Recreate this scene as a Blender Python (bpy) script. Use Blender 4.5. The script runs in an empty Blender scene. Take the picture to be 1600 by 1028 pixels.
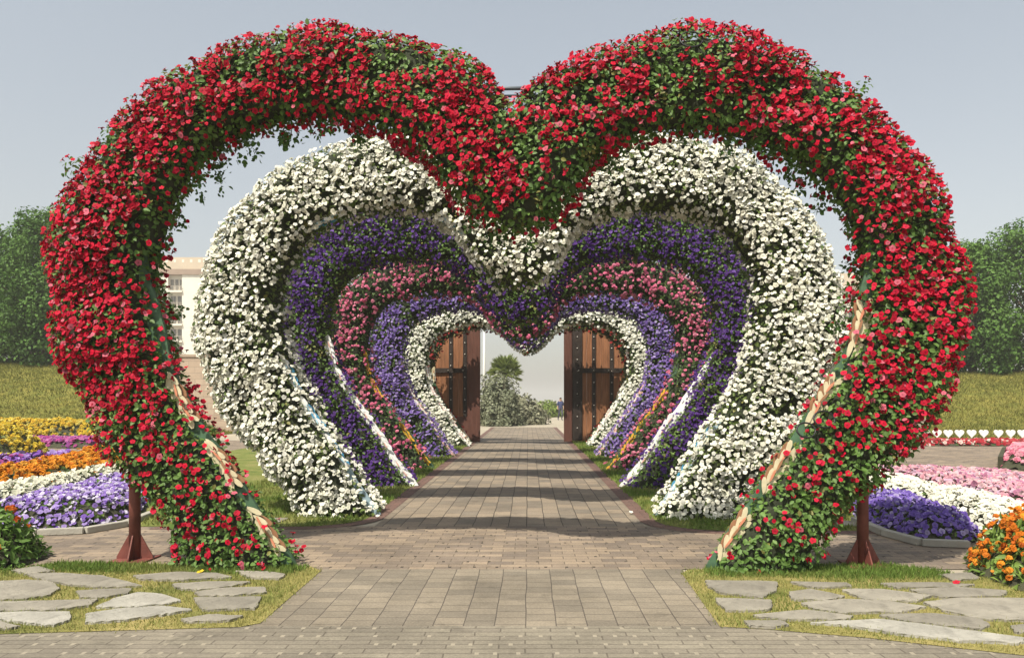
import bpy, bmesh, math, random
import numpy as np
from mathutils import Vector, Matrix, noise as mnoise

C = bpy.context.scene
COL = C.collection
R = math.radians

# ------------------------------------------------------------------ camera
F = 1200.0            # focal length in photo pixels (1600 wide)
PX, PY = 825.0, 625.0  # where the viewing axis meets the photo
H = 1.53              # eye height
cam_d = bpy.data.cameras.new("camera")
cam = bpy.data.objects.new("camera", cam_d); COL.objects.link(cam)
cam.location = (0, 0, H); cam.rotation_euler = (R(90), 0, 0)
cam_d.sensor_width = 36; cam_d.lens = 36 * F / 1600
cam_d.shift_x = -(PX - 800) / 1600; cam_d.shift_y = (PY - 514) / 1600
cam_d.clip_start = 0.1; cam_d.clip_end = 6000
C.camera = cam

# ------------------------------------------------------------------ light
LIGHT = Vector((0.32, 0.54, -1.0)).normalized()      # the way sunlight travels
elev = math.asin(-LIGHT.z)
azim = math.atan2(-LIGHT.x, -LIGHT.y)
w = bpy.data.worlds.new("World"); C.world = w; w.use_nodes = True
nt = w.node_tree; bg = nt.nodes["Background"]
sky = nt.nodes.new("ShaderNodeTexSky"); sky.sky_type = 'NISHITA'; sky.sun_disc = False
sky.sun_elevation = elev; sky.sun_rotation = azim % (2 * math.pi)
sky.air_density = 1.0; sky.dust_density = 2.0; sky.ozone_density = 1.0; sky.altitude = 0
hs = nt.nodes.new("ShaderNodeHueSaturation"); hs.inputs['Saturation'].default_value = 0.42
wm = nt.nodes.new('ShaderNodeMix'); wm.data_type = 'RGBA'; wm.blend_type = 'MULTIPLY'; wm.inputs[0].default_value = 1; wm.inputs[7].default_value = (.985, 1.0, .96, 1)   # desert dust warms the sky
nt.links.new(sky.outputs[0], hs.inputs['Color']); nt.links.new(hs.outputs[0], wm.inputs[6]); 
gtc = nt.nodes.new('ShaderNodeTexCoord'); gsp = nt.nodes.new('ShaderNodeSeparateXYZ'); grp = nt.nodes.new('ShaderNodeValToRGB'); gm = nt.nodes.new('ShaderNodeMix')
gm.data_type = 'RGBA'; gm.blend_type = 'MULTIPLY'; gm.inputs[0].default_value = 1     # dust layer hugging the horizon
grp.color_ramp.elements[0].position = .0; grp.color_ramp.elements[0].color = (.74, .70, .665, 1); grp.color_ramp.elements[1].position = .45; grp.color_ramp.elements[1].color = (1, 1, 1, 1)
nt.links.new(gtc.outputs['Generated'], gsp.inputs[0]); nt.links.new(gsp.outputs['Z'], grp.inputs[0]); nt.links.new(wm.outputs[2], gm.inputs[6]); nt.links.new(grp.outputs[0], gm.inputs[7]); nt.links.new(gm.outputs[2], bg.inputs[0])
bg.inputs[1].default_value = 0.148
sd = bpy.data.lights.new("sun", 'SUN'); sd.energy = 5.0; sd.angle = R(0.5); sd.color = (1.0, 0.93, 0.80)
sun = bpy.data.objects.new("sun", sd); COL.objects.link(sun)
sun.rotation_euler = LIGHT.to_track_quat('-Z', 'Y').to_euler(); sun.location = (-20, -30, 40)
C.view_settings.view_transform = 'Standard'; C.view_settings.look = 'None'
C.view_settings.exposure = 0.4; C.view_settings.gamma = 1.0
C.cycles.max_bounces = 6; C.cycles.transparent_max_bounces = 6

# ------------------------------------------------------------------ helpers
def wp(px, py, z=0.0):
    """world point at height z seen at photo pixel (px, py)"""
    D = F * (H - z) / (py - PY)
    return ((px - PX) / F * D, D)

def link(o, parent=None):
    COL.objects.link(o)
    if parent is not None: o.parent = parent
    return o

def tag(o, label=None, cat=None, group=None, kind=None):
    if label: o['label'] = label
    if cat: o['category'] = cat
    if group: o['group'] = group
    if kind: o['kind'] = kind
    return o

def empty(name, loc=(0, 0, 0), rz=0.0):
    o = bpy.data.objects.new(name, None); o.location = loc; o.rotation_euler = (0, 0, rz)
    o.empty_display_size = 0.2
    return link(o)

def np_mesh(name, V, T, mat, parent=None, col=None, quads=False, smooth=False, uv=None):
    V = np.ascontiguousarray(V, dtype=np.float32); T = np.ascontiguousarray(T, dtype=np.int32)
    k = T.shape[1]
    me = bpy.data.meshes.new(name)
    me.vertices.add(len(V)); me.vertices.foreach_set("co", V.ravel())
    me.loops.add(T.size); me.loops.foreach_set("vertex_index", T.ravel())
    me.polygons.add(len(T)); me.polygons.foreach_set("loop_start", np.arange(0, T.size, k, dtype=np.int32))
    if smooth: me.polygons.foreach_set("use_smooth", np.ones(len(T), dtype=bool))
    if col is not None:
        a = me.attributes.new("Col", 'FLOAT_COLOR', 'POINT')
        c4 = np.ones((len(V), 4), dtype=np.float32); c4[:, :3] = col
        a.data.foreach_set("color", c4.ravel())
    me.update(calc_edges=True)
    for m in (mat if isinstance(mat, (list, tuple)) else [mat]): me.materials.append(m)
    return link(bpy.data.objects.new(name, me), parent)

def bm_obj(name, bm, mat, parent=None, smooth=False, bevel=0.0, loc=None):
    if bevel: 
        bmesh.ops.bevel(bm, geom=[e for e in bm.edges], offset=bevel, segments=2, affect='EDGES', clamp_overlap=True)
    bmesh.ops.recalc_face_normals(bm, faces=bm.faces)
    me = bpy.data.meshes.new(name); bm.to_mesh(me); bm.free()
    for m in (mat if isinstance(mat, (list, tuple)) else [mat]): me.materials.append(m)
    if smooth:
        for p in me.polygons: p.use_smooth = True
    o = bpy.data.objects.new(name, me)
    if loc: o.location = loc
    return link(o, parent)

def add_box(bm, x0, x1, y0, y1, z0, z1, mi=0):
    vs = [bm.verts.new(p) for p in ((x0,y0,z0),(x1,y0,z0),(x1,y1,z0),(x0,y1,z0),(x0,y0,z1),(x1,y0,z1),(x1,y1,z1),(x0,y1,z1))]
    for f in ((0,3,2,1),(4,5,6,7),(0,1,5,4),(1,2,6,5),(2,3,7,6),(3,0,4,7)):
        bm.faces.new([vs[i] for i in f]).material_index = mi

def add_tube(bm, pts, rad, n=10, cap=True, mi=0):
    """swept tube through pts with radii rad"""
    pts = [Vector(p) for p in pts]
    if not isinstance(rad, (list, tuple)): rad = [rad] * len(pts)
    rings = []
    ref = Vector((0, 0, 1))
    for i, p in enumerate(pts):
        d = (pts[min(i + 1, len(pts) - 1)] - pts[max(i - 1, 0)]).normalized()
        a = d.cross(ref if abs(d.dot(ref)) < 0.95 else Vector((1, 0, 0))).normalized(); b = d.cross(a)
        rings.append([bm.verts.new(p + (a * math.cos(2*math.pi*k/n) + b * math.sin(2*math.pi*k/n)) * rad[i]) for k in range(n)])
    for r0, r1 in zip(rings, rings[1:]):
        for k in range(n):
            f = bm.faces.new((r0[k], r0[(k+1) % n], r1[(k+1) % n], r1[k])); f.smooth = True; f.material_index = mi
    if cap:
        bm.faces.new(rings[0][::-1]).material_index = mi; bm.faces.new(rings[-1]).material_index = mi

def add_prism(bm, poly, z0, z1, mi=0):
    b = [bm.verts.new((x, y, z0)) for x, y in poly]; t = [bm.verts.new((x, y, z1)) for x, y in poly]
    bm.faces.new(b[::-1]).material_index = mi; bm.faces.new(t).material_index = mi
    n = len(poly)
    for i in range(n): bm.faces.new((b[i], b[(i+1) % n], t[(i+1) % n], t[i])).material_index = mi

def chaikin(poly, it=2):
    for _ in range(it):
        out = []
        for i in range(len(poly)):
            a, b = poly[i], poly[(i+1) % len(poly)]
            out.append((a[0]*.75+b[0]*.25, a[1]*.75+b[1]*.25)); out.append((a[0]*.25+b[0]*.75, a[1]*.25+b[1]*.75))
        poly = out
    return poly

def vnoise(p, s, seed=0):
    """value noise in 0..1, smooth"""
    q = np.asarray(p, dtype=np.float64) / s + seed * 17.31
    i = np.floor(q).astype(np.int64); f = q - i; f = f * f * (3 - 2 * f)
    def h(a, b, c):
        n = (a * 73856093) ^ (b * 19349663) ^ (c * 83492791) ^ (seed * 7919)
        n = (n ^ (n >> 13)) * 1274126177 & 0x7fffffff
        n = (n ^ (n >> 15)) & 0xffff
        return n / 65535.0
    r = 0
    for dx in (0, 1):
        for dy in (0, 1):
            for dz in (0, 1):
                wgt = (f[:, 0] if dx else 1 - f[:, 0]) * (f[:, 1] if dy else 1 - f[:, 1]) * (f[:, 2] if dz else 1 - f[:, 2])
                r = r + wgt * h(i[:, 0] + dx, i[:, 1] + dy, i[:, 2] + dz)
    return r

def inpoly(p, poly):
    x, y = p[:, 0], p[:, 1]; r = np.zeros(len(p), bool); n = len(poly)
    for i in range(n):
        x0, y0 = poly[i]; x1, y1 = poly[(i+1) % n]
        if y0 == y1: continue
        c = ((y0 > y) != (y1 > y)) & (x < (x1 - x0) * (y - y0) / (y1 - y0) + x0)
        r ^= c
    return r

def edgedist(p, poly):
    d = np.full(len(p), 1e9); n = len(poly)
    for i in range(n):
        a = np.array(poly[i]); b = np.array(poly[(i+1) % n]); ab = b - a; L = (ab @ ab) or 1e-9
        t = np.clip(((p[:, :2] - a) @ ab) / L, 0, 1)
        d = np.minimum(d, np.linalg.norm(p[:, :2] - (a + t[:, None] * ab), axis=1))
    return d

def unit(v):
    return v / np.maximum(np.linalg.norm(v, axis=1, keepdims=True), 1e-9)

def frames(n, d):
    n = unit(n); d = unit(d - n * np.sum(n * d, axis=1, keepdims=True)); x = np.cross(d, n)
    return np.stack([x, d, n], axis=2)

class Cloud:
    """collects many small copies of little templates into one mesh"""
    def __init__(s): s.V = []; s.T = []; s.c = []; s.n = 0
    def add(s, tv, tt, pos, fr, sc, col, tcol=None):
        k, m = len(pos), len(tv)
        if k == 0: return
        sc = np.asarray(sc); sc = sc[:, None, None] if sc.ndim == 1 else sc[:, None, :]
        V = np.einsum('kij,kmj->kmi', fr, tv[None] * sc) + pos[:, None, :]
        T = tt[None] + (s.n + m * np.arange(k))[:, None, None]
        c = np.repeat(np.asarray(col)[:, None, :], m, axis=1)
        if tcol is not None: c = c * tcol[0][None] + tcol[1][None]
        s.V.append(V.reshape(-1, 3)); s.T.append(T.reshape(-1, 3)); s.c.append(c.reshape(-1, 3)); s.n += k * m
    def build(s, name, mat, parent=None):
        return np_mesh(name, np.concatenate(s.V), np.concatenate(s.T), mat, parent, col=np.clip(np.concatenate(s.c), 0, 1))

# leaf: ovate, folded along its midrib, tip drooping
LEAF_V = np.array([(0,0,0),(-.30,.30,.09),(-.27,.68,.06),(0,1,-.12),(.27,.68,.06),(.30,.30,.09),(0,.5,-.02)], float)
LEAF_T = np.array([(0,6,1),(1,6,2),(2,6,3),(3,6,4),(4,6,5),(5,6,0)])
LEAF2_V = np.array([(0,0,0),(-.32,.5,.08),(0,1,-.1),(.32,.5,.08)], float)
LEAF2_T = np.array([(0,2,1),(0,3,2)])
LONG_V = LEAF_V * np.array([.62, 1, .8])

def petunia(tube_pale=0.0, eye=0.45, seed=0, lobes=5):
    rs = random.Random(seed)
    v = [(0, 0, -.42)]; mul = [(eye, eye, eye)]; add = [(0, 0, 0)]
    for k in range(lobes):
        a = 2*math.pi*(k+.5)/lobes; v.append((.36*math.cos(a), .36*math.sin(a), -.05)); mul.append((.9, .9, .9)); add.append((0, 0, 0))
    for k in range(2*lobes):
        a = math.pi*k/lobes
        r = (1.0 if k % 2 == 0 else .84) * rs.uniform(.9, 1.08)
        v.append((r*math.cos(a), r*math.sin(a), rs.uniform(-.22, .16))); mul.append((1, 1, 1)); add.append((0, 0, 0))
    v.append((0, 0, -1.25)); mul.append((1 - tube_pale,)*3); add.append((.55*tube_pale, .30*tube_pale, .26*tube_pale))
    t = []
    n = lobes
    for k in range(n):
        i0, i1 = 1+k, 1+(k+1) % n
        o = 1+n
        t.append((0, i0, i1))
        # outer ring indices 2k+1 is aligned with inner k
        a, b, c = o+(2*k+1) % (2*n), o+(2*k+2) % (2*n), o+(2*k+3) % (2*n)
        t += [(i0, a, b), (i0, b, i1), (i1, b, c)]
        t.append((i1, i0, len(v)-1))
    return np.array(v, float), np.array(t), (np.array(mul), np.array(add))

def simple_flower(eye=.6, seed=0):
    rs = random.Random(seed)
    v = [(0, 0, -.25)]; mul = [(eye,)*3]
    for k in range(7):
        a = 2*math.pi*k/7; r = rs.uniform(.75, 1.1); v.append((r*math.cos(a), r*math.sin(a), rs.uniform(-.2, .2))); mul.append((1, 1, 1))
    t = [(0, 1+k, 1+(k+1) % 7) for k in range(7)]
    return np.array(v, float), np.array(t), (np.array(mul), np.zeros((8, 3)))

# ------------------------------------------------------------------ materials
def mat_new(name):
    m = bpy.data.materials.new(name); m.use_nodes = True
    return m, m.node_tree, m.node_tree.nodes["Principled BSDF"], m.node_tree.nodes["Material Output"]

def N(t, kind, **kw):
    n = t.nodes.new(kind)
    for k, v in kw.items():
        if k.startswith('i_'): n.inputs[k[2:].replace('_', ' ')].default_value = v
        else: setattr(n, k, v)
    return n

def plain(name, c, rough=.7, var=.25, scale=6.0, bump=.0, metallic=0.0, bscale=None, spec=.3, streak=None, objvar=0.0):
    m, t, b, o = mat_new(name)
    tc = N(t, 'ShaderNodeTexCoord'); nz = N(t, 'ShaderNodeTexNoise'); nz.inputs['Scale'].default_value = scale; nz.inputs['Detail'].default_value = 6
    src = tc.outputs['Object']
    if streak:
        mp = N(t, 'ShaderNodeMapping'); mp.inputs['Scale'].default_value = streak; t.links.new(src, mp.inputs[0]); src = mp.outputs[0]
    t.links.new(src, nz.inputs['Vector'])
    r = N(t, 'ShaderNodeValToRGB'); e = r.color_ramp.elements
    e[0].position = .3; e[0].color = (*[x*(1-var) for x in c], 1); e[1].position = .7; e[1].color = (*[min(1, x*(1+var)) for x in c], 1)
    t.links.new(nz.outputs['Fac'], r.inputs[0]); src_c = r.outputs[0]
    if objvar:
        oi = N(t, 'ShaderNodeObjectInfo'); mr = N(t, 'ShaderNodeMapRange'); mr.inputs['To Min'].default_value = 1-objvar; mr.inputs['To Max'].default_value = 1+objvar; t.links.new(oi.outputs['Random'], mr.inputs['Value'])
        st_ = N(t, 'ShaderNodeTexNoise'); st_.inputs['Scale'].default_value = 9; st_.inputs['Detail'].default_value = 10; st_.inputs['Roughness'].default_value = .75; t.links.new(tc.outputs['Object'], st_.inputs['Vector'])
        m2 = N(t, 'ShaderNodeMapRange'); m2.inputs['From Min'].default_value = .5; m2.inputs['From Max'].default_value = .72; m2.inputs['To Min'].default_value = 1; m2.inputs['To Max'].default_value = .6; t.links.new(st_.outputs['Fac'], m2.inputs['Value'])
        mm = N(t, 'ShaderNodeMath', operation='MULTIPLY'); t.links.new(mr.outputs[0], mm.inputs[0]); t.links.new(m2.outputs[0], mm.inputs[1])
        sc_ = N(t, 'ShaderNodeVectorMath', operation='SCALE'); t.links.new(src_c, sc_.inputs[0]); t.links.new(mm.outputs[0], sc_.inputs['Scale']); src_c = sc_.outputs[0]
    t.links.new(src_c, b.inputs['Base Color'])
    b.inputs['Roughness'].default_value = rough; b.inputs['Metallic'].default_value = metallic; b.inputs['Specular IOR Level'].default_value = spec
    if bump:
        n2 = N(t, 'ShaderNodeTexNoise'); n2.inputs['Scale'].default_value = bscale or scale*6; n2.inputs['Detail'].default_value = 5
        t.links.new(src, n2.inputs['Vector'])
        bp = N(t, 'ShaderNodeBump'); bp.inputs['Strength'].default_value = bump; bp.inputs['Distance'].default_value = .02
        t.links.new(n2.outputs['Fac'], bp.inputs['Height']); t.links.new(bp.outputs[0], b.inputs['Normal'])
    return m

def petal_mat(name, transl=.3, rough=.55, spec=.25):
    """colour comes from each flower's / leaf's own tint; thin tissue lets some light through"""
    m, t, b, o = mat_new(name)
    at = N(t, 'ShaderNodeAttribute', attribute_name='Col')
    t.links.new(at.outputs['Color'], b.inputs['Base Color']); b.inputs['Roughness'].default_value = rough
    b.inputs['Specular IOR Level'].default_value = spec
    tr = N(t, 'ShaderNodeBsdfTranslucent'); mx = N(t, 'ShaderNodeMixShader'); mx.inputs[0].default_value = transl
    t.links.new(at.outputs['Color'], tr.inputs['Color'])
    t.links.new(b.outputs[0], mx.inputs[1]); t.links.new(tr.outputs[0], mx.inputs[2]); t.links.new(mx.outputs[0], o.inputs['Surface'])
    return m

def paver_mat(name, bw, bh, c1, c2, cm, along_y=False, dots=None, mortar=.006, patch=.25, bumpd=.006):
    """paving blocks laid in metres; optional small notches (dots) of colour between blocks"""
    m, t, b, o = mat_new(name)
    tc = N(t, 'ShaderNodeTexCoord'); mp = N(t, 'ShaderNodeMapping'); L = t.links.new
    if along_y: mp.inputs['Rotation'].default_value = (0, 0, R(90))
    # slight waviness: hand laid
    wn = N(t, 'ShaderNodeTexNoise'); wn.inputs['Scale'].default_value = 1.3
    L(tc.outputs['Object'], wn.inputs['Vector'])
    vs = N(t, 'ShaderNodeVectorMath', operation='SCALE'); vs.inputs['Scale'].default_value = .03
    L(wn.outputs['Color'], vs.inputs[0]); va = N(t, 'ShaderNodeVectorMath', operation='ADD')
    L(tc.outputs['Object'], va.inputs[0]); L(vs.outputs[0], va.inputs[1]); L(va.outputs[0], mp.inputs[0])
    br = N(t, 'ShaderNodeTexBrick', offset=.5, squash=1.0); L(mp.outputs[0], br.inputs['Vector'])
    br.inputs['Scale'].default_value = 1; br.inputs['Brick Width'].default_value = bw; br.inputs['Row Height'].default_value = bh
    br.inputs['Mortar Size'].default_value = mortar; br.inputs['Mortar Smooth'].default_value = .3; br.inputs['Bias'].default_value = 0
    br.inputs['Color1'].default_value = (*c1, 1); br.inputs['Color2'].default_value = (*c2, 1); br.inputs['Mortar'].default_value = (*cm, 1)
    # large weathered patches and fine grit
    n1 = N(t, 'ShaderNodeTexNoise'); n1.inputs['Scale'].default_value = .9; n1.inputs['Detail'].default_value = 8; n1.inputs['Roughness'].default_value = .65
    L(tc.outputs['Object'], n1.inputs['Vector'])
    rr = N(t, 'ShaderNodeMapRange'); rr.inputs['From Min'].default_value = .3; rr.inputs['From Max'].default_value = .7
    rr.inputs['To Min'].default_value = 1 - patch; rr.inputs['To Max'].default_value = 1 + patch; L(n1.outputs['Fac'], rr.inputs['Value'])
    n2 = N(t, 'ShaderNodeTexNoise'); n2.inputs['Scale'].default_value = 60; n2.inputs['Detail'].default_value = 6; L(tc.outputs['Object'], n2.inputs['Vector'])
    r2 = N(t, 'ShaderNodeMapRange'); r2.inputs['From Min'].default_value = .25; r2.inputs['From Max'].default_value = .75
    r2.inputs['To Min'].default_value = .8; r2.inputs['To Max'].default_value = 1.18; L(n2.outputs['Fac'], r2.inputs['Value'])
    mu = N(t, 'ShaderNodeMath', operation='MULTIPLY'); L(rr.outputs[0], mu.inputs[0]); L(r2.outputs[0], mu.inputs[1])
    cs = N(t, 'ShaderNodeVectorMath', operation='SCALE'); L(br.outputs['Color'], cs.inputs[0]); L(mu.outputs[0], cs.inputs['Scale'])
    col = cs.outputs[0]
    if dots:
        dw, dh, dc, keep = dots
        sp = N(t, 'ShaderNodeSeparateXYZ'); L(va.outputs[0], sp.inputs[0])
        def M(op, a, bb=None):
            n = N(t, 'ShaderNodeMath', operation=op)
            for k, x in enumerate((a, bb)):
                if x is None: continue
                if isinstance(x, (int, float)): n.inputs[k].default_value = x
                else: L(x, n.inputs[k])
            return n.outputs[0]
        yv = M('DIVIDE', sp.outputs['Y'], dh); row = M('FLOOR', yv); fy = M('FRACT', yv)
        off = M('FRACT', M('MULTIPLY', row, .371))
        xv = M('ADD', M('DIVIDE', sp.outputs['X'], dw), off); ci = M('FLOOR', xv); fx = M('FRACT', xv)
        cv = N(t, 'ShaderNodeCombineXYZ'); L(ci, cv.inputs[0]); L(row, cv.inputs[1])
        wn2 = N(t, 'ShaderNodeTexWhiteNoise'); L(cv.outputs[0], wn2.inputs['Vector'])
        jx = M('ADD', fx, M('MULTIPLY', M('SUBTRACT', wn2.outputs['Value'], .5), .35))
        d = M('MULTIPLY', M('LESS_THAN', M('ABSOLUTE', M('SUBTRACT', jx, .5)), .013/dw), M('LESS_THAN', M('ABSOLUTE', M('SUBTRACT', fy, .5)), .022/dh))
        d = M('MULTIPLY', d, M('LESS_THAN', wn2.outputs['Value'], keep))
        # the notches only survive in worn patches
        n3 = N(t, 'ShaderNodeTexNoise'); n3.inputs['Scale'].default_value = .55; L(tc.outputs['Object'], n3.inputs['Vector'])
        d = M('MULTIPLY', d, M('GREATER_THAN', n3.outputs['Fac'], .44))
        mx = N(t, 'ShaderNodeMix', data_type='RGBA'); L(d, mx.inputs[0]); L(col, mx.inputs[6]); mx.inputs[7].default_value = (*dc, 1)
        col = mx.outputs[2]
    n4 = N(t, 'ShaderNodeTexNoise'); n4.inputs['Scale'].default_value = 2.6; n4.inputs['Detail'].default_value = 9; n4.inputs['Roughness'].default_value = .75; n4.inputs['Distortion'].default_value = .6
    L(tc.outputs['Object'], n4.inputs['Vector'])
    r4 = N(t, 'ShaderNodeMapRange'); r4.inputs['From Min'].default_value = .56; r4.inputs['From Max'].default_value = .74; r4.inputs['To Min'].default_value = 1; r4.inputs['To Max'].default_value = .55
    L(n4.outputs['Fac'], r4.inputs['Value']); c4 = N(t, 'ShaderNodeVectorMath', operation='SCALE'); L(col, c4.inputs[0]); L(r4.outputs[0], c4.inputs['Scale']); col = c4.outputs[0]
    L(col, b.inputs['Base Color']); b.inputs['Roughness'].default_value = .8; b.inputs['Specular IOR Level'].default_value = .25
    inv = N(t, 'ShaderNodeMath', operation='SUBTRACT'); inv.inputs[0].default_value = 1; L(br.outputs['Fac'], inv.inputs[1])
    ad = N(t, 'ShaderNodeMath', operation='MULTIPLY_ADD'); L(n2.outputs['Fac'], ad.inputs[0]); ad.inputs[1].default_value = .5; L(inv.outputs[0], ad.inputs[2])
    bp = N(t, 'ShaderNodeBump'); bp.inputs['Strength'].default_value = .7; bp.inputs['Distance'].default_value = bumpd
    L(ad.outputs[0], bp.inputs['Height']); L(bp.outputs[0], b.inputs['Normal'])
    return m

def grass_mat(name, c1, c2, c3):
    m, t, b, o = mat_new(name); L = t.links.new
    tc = N(t, 'ShaderNodeTexCoord'); n1 = N(t, 'ShaderNodeTexNoise'); n1.inputs['Scale'].default_value = 1.6; n1.inputs['Detail'].default_value = 9; n1.inputs['Roughness'].default_value = .7
    L(tc.outputs['Object'], n1.inputs['Vector'])
    r = N(t, 'ShaderNodeValToRGB'); e = r.color_ramp.elements
    e[0].position = .32; e[0].color = (*c1, 1); e[1].position = .68; e[1].color = (*c3, 1); k = e.new(.5); k.color = (*c2, 1)
    L(n1.outputs['Fac'], r.inputs[0]); L(r.outputs[0], b.inputs['Base Color']); b.inputs['Roughness'].default_value = .95; b.inputs['Specular IOR Level'].default_value = .1
    n2 = N(t, 'ShaderNodeTexNoise'); n2.inputs['Scale'].default_value = 45; n2.inputs['Detail'].default_value = 6; L(tc.outputs['Object'], n2.inputs['Vector'])
    bp = N(t, 'ShaderNodeBump'); bp.inputs['Strength'].default_value = .9; bp.inputs['Distance'].default_value = .03; L(n2.outputs['Fac'], bp.inputs['Height']); L(bp.outputs[0], b.inputs['Normal'])
    return m

M_leaf = petal_mat('leaf_tissue', .32, .5, .3)
M_petal = petal_mat('petal_tissue', .25, .65, .15)
M_tree = petal_mat('tree_leaf_tissue', .25, .6, .2)
M_grass = petal_mat('grass_blade_tissue', .35, .7, .15)
M_core = plain('planter_netting', (.030, .036, .020), .95, .4, 8, .5, bscale=30)
M_rust = plain('red_oxide_steel', (.17, .055, .042), .65, .3, 7, .15, bscale=60)
M_pipe = plain('grey_pipe', (.10, .12, .14), .4, .1, 5)
M_black = plain('black_plastic', (.012, .012, .013), .4, .2, 8)
M_boardgreen = plain('painted_green_board', (.055, .11, .06), .5, .3, 9)
M_flag = plain('flagstone', (.235, .215, .175), .9, .2, 3.5, .6, bscale=30, objvar=.14)
M_flag2 = plain('flagstone_pale', (.30, .285, .245), .9, .2, 3.5, .6, bscale=30, objvar=.1)
M_kerb = plain('kerb_stone', (.36, .34, .29), .85, .15, 4, .3, bscale=50)
M_sand = plain('sandy_ground', (.33, .29, .22), .95, .15, .4, .3, bscale=8)
M_soil = plain('soil', (.05, .05, .028), .95, .3, 9, .5)
M_tunnel = paver_mat('tunnel_pavers', .36, .22, (.25, .20, .145), (.165, .14, .11), (.06, .05, .04), along_y=True, patch=.25)
M_border = paver_mat('path_border_bricks', .22, .11, (.17, .10, .08), (.13, .082, .066), (.07, .05, .045), patch=.2)
M_plaza = paver_mat('plaza_pavers', .24, .12, (.27, .21, .15), (.155, .125, .10), (.10, .08, .06), dots=(.22, .24, (.03, .025, .02), .75), patch=.25, mortar=.004)
M_entry = paver_mat('entry_pavers', .16, .21, (.225, .19, .142), (.165, .142, .11), (.085, .072, .06), along_y=True, patch=.3, mortar=.004)
M_front = paver_mat('front_pavers', .33, .085, (.215, .19, .145), (.175, .153, .12), (.12, .103, .08), dots=(.12, .17, (.285, .25, .19), .6), patch=.28, mortar=.005)
M_lawn = grass_mat('short_grass', (.11, .13, .035), (.25, .22, .075), (.36, .29, .12))
M_verge = grass_mat('verge_grass', (.08, .12, .03), (.16, .18, .05), (.25, .22, .09))
M_bank = grass_mat('bank_grass', (.085, .10, .02), (.16, .155, .035), (.24, .205, .05))
M_bark = plain('bark', (.11, .085, .06), .9, .3, 12, .6)

# ------------------------------------------------------------------ ground and paths
def sheet(name, poly, z, mat):
    from mathutils.geometry import delaunay_2d_cdt
    n = len(poly)
    vs, _, fs, *_r = delaunay_2d_cdt([Vector(p) for p in poly], [(i, (i+1) % n) for i in range(n)], [], 1, 1e-5)
    me = bpy.data.meshes.new(name); me.from_pydata([(v.x, v.y, z) for v in vs], [], [tuple(f) for f in fs]); me.materials.append(mat); me.update()
    bad = [p.normal.z < 0 for p in me.polygons]
    if all(bad): me.flip_normals()
    elif any(bad): print('mixed normals', name)
    return tag(link(bpy.data.objects.new(name, me)), kind='structure')

sheet('ground', [(-1500, -60), (1500, -60), (1500, 3000), (-1500, 3000)], -.012, M_sand)
LX, RX = -2.07, 1.62           # edges of the path under the arches
sheet('front_pavement', [(-9, .5), (9, .5), (9, 5.22), (-9, 5.22)], -.004, M_front)
sheet('entry_path', [(-1.9, 5.22), (1.4, 5.22), (1.4, 6.98), (-1.9, 6.98)], -.004, M_entry)
sheet('plaza_pavement', [(-12, 6.98), (12, 6.98), (12, 9.35), (-12, 9.35)], -.004, M_plaza)
sheet('path', [(LX+.2, 9.35), (RX-.2, 9.35), (RX-.2, 43.5), (LX+.2, 43.5)], -.004, M_tunnel)
def arc_corner(x, y, r, a0, a1, n=8):
    return [(x + r*math.cos(R(a0+(a1-a0)*k/n)), y + r*math.sin(R(a0+(a1-a0)*k/n))) for k in range(n+1)]
# verges: their near inner corners are rounded, a brick course follows the edge
vl = [(-9, 9.3)] + arc_corner(LX-.75, 9.3+.75, .75, -90, 0) + [(LX, 29.5), (-9, 29.5)]
vr = [(9, 9.0), (9, 29.5), (RX, 29.5)] + arc_corner(RX+.75, 9.0+.75, .75, 180, 270)
def strip_in(pts, wdt):
    """offset an open polyline to its right by wdt"""
    out = []
    for i in range(len(pts)):
        a = Vector(pts[max(i-1, 0)]); b = Vector(pts[min(i+1, len(pts)-1)]); d = (b-a).normalized()
        out.append((pts[i][0] + d.y*wdt, pts[i][1] - d.x*wdt))
    return out
for pts in ([(-4.5, 9.3)] + arc_corner(LX-.75, 10.05, .75, -90, 0) + [(LX, 29.5), (LX, 43.5)],
            [(RX, 43.5), (RX, 29.5)] + arc_corner(RX+.75, 9.75, .75, 180, 270) + [(4.4, 9.0)]):
    o2 = strip_in(pts, .2)
    bm = bmesh.new()
    A = [bm.verts.new((x, y, -.001)) for x, y in pts]; B = [bm.verts.new((x, y, -.001)) for x, y in o2]
    for i in range(len(A)-1): bm.faces.new((A[i], A[i+1], B[i+1], B[i]))
    o = bm_obj('path_border', bm, M_border); tag(o, kind='structure')
    if o.data.polygons[0].normal.z < 0: o.data.flip_normals()
sheet('verge', vl, .003, M_verge); sheet('verge', vr, .003, M_verge)
sheet('courtyard_paving', [(-30, 17.5), (-4.9, 17.5), (-4.9, 29.4), (-30, 29.4)], -.008, M_plaza)
sheet('courtyard_paving', [(4.6, 15.0), (30, 15.0), (30, 28.2), (4.6, 28.2)], -.008, M_plaza)

LAWN_L = [(-9, 4.75), (-4.1, 4.97), (-1.95, 5.19), (-1.84, 5.28), (-1.86, 6.9), (-2.0, 7.08), (-3.0, 7.1), (-4.0, 7.22), (-4.45, 7.22), (-4.65, 6.95), (-5.2, 6.85), (-9, 6.8)]
LAWN_R = [(1.3, 5.2), (1.6, 5.14), (2.2, 4.95), (2.96, 4.62), (4.2, 4.25), (9, 3.7), (9, 6.4), (5.6, 6.25), (4.4, 6.45), (3.75, 6.75), (3.3, 7.2), (2.6, 7.05), (1.45, 6.95), (1.36, 6.8)]
sheet('lawn', LAWN_L, .0, M_lawn); sheet('lawn', LAWN_R, .0, M_lawn)

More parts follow.
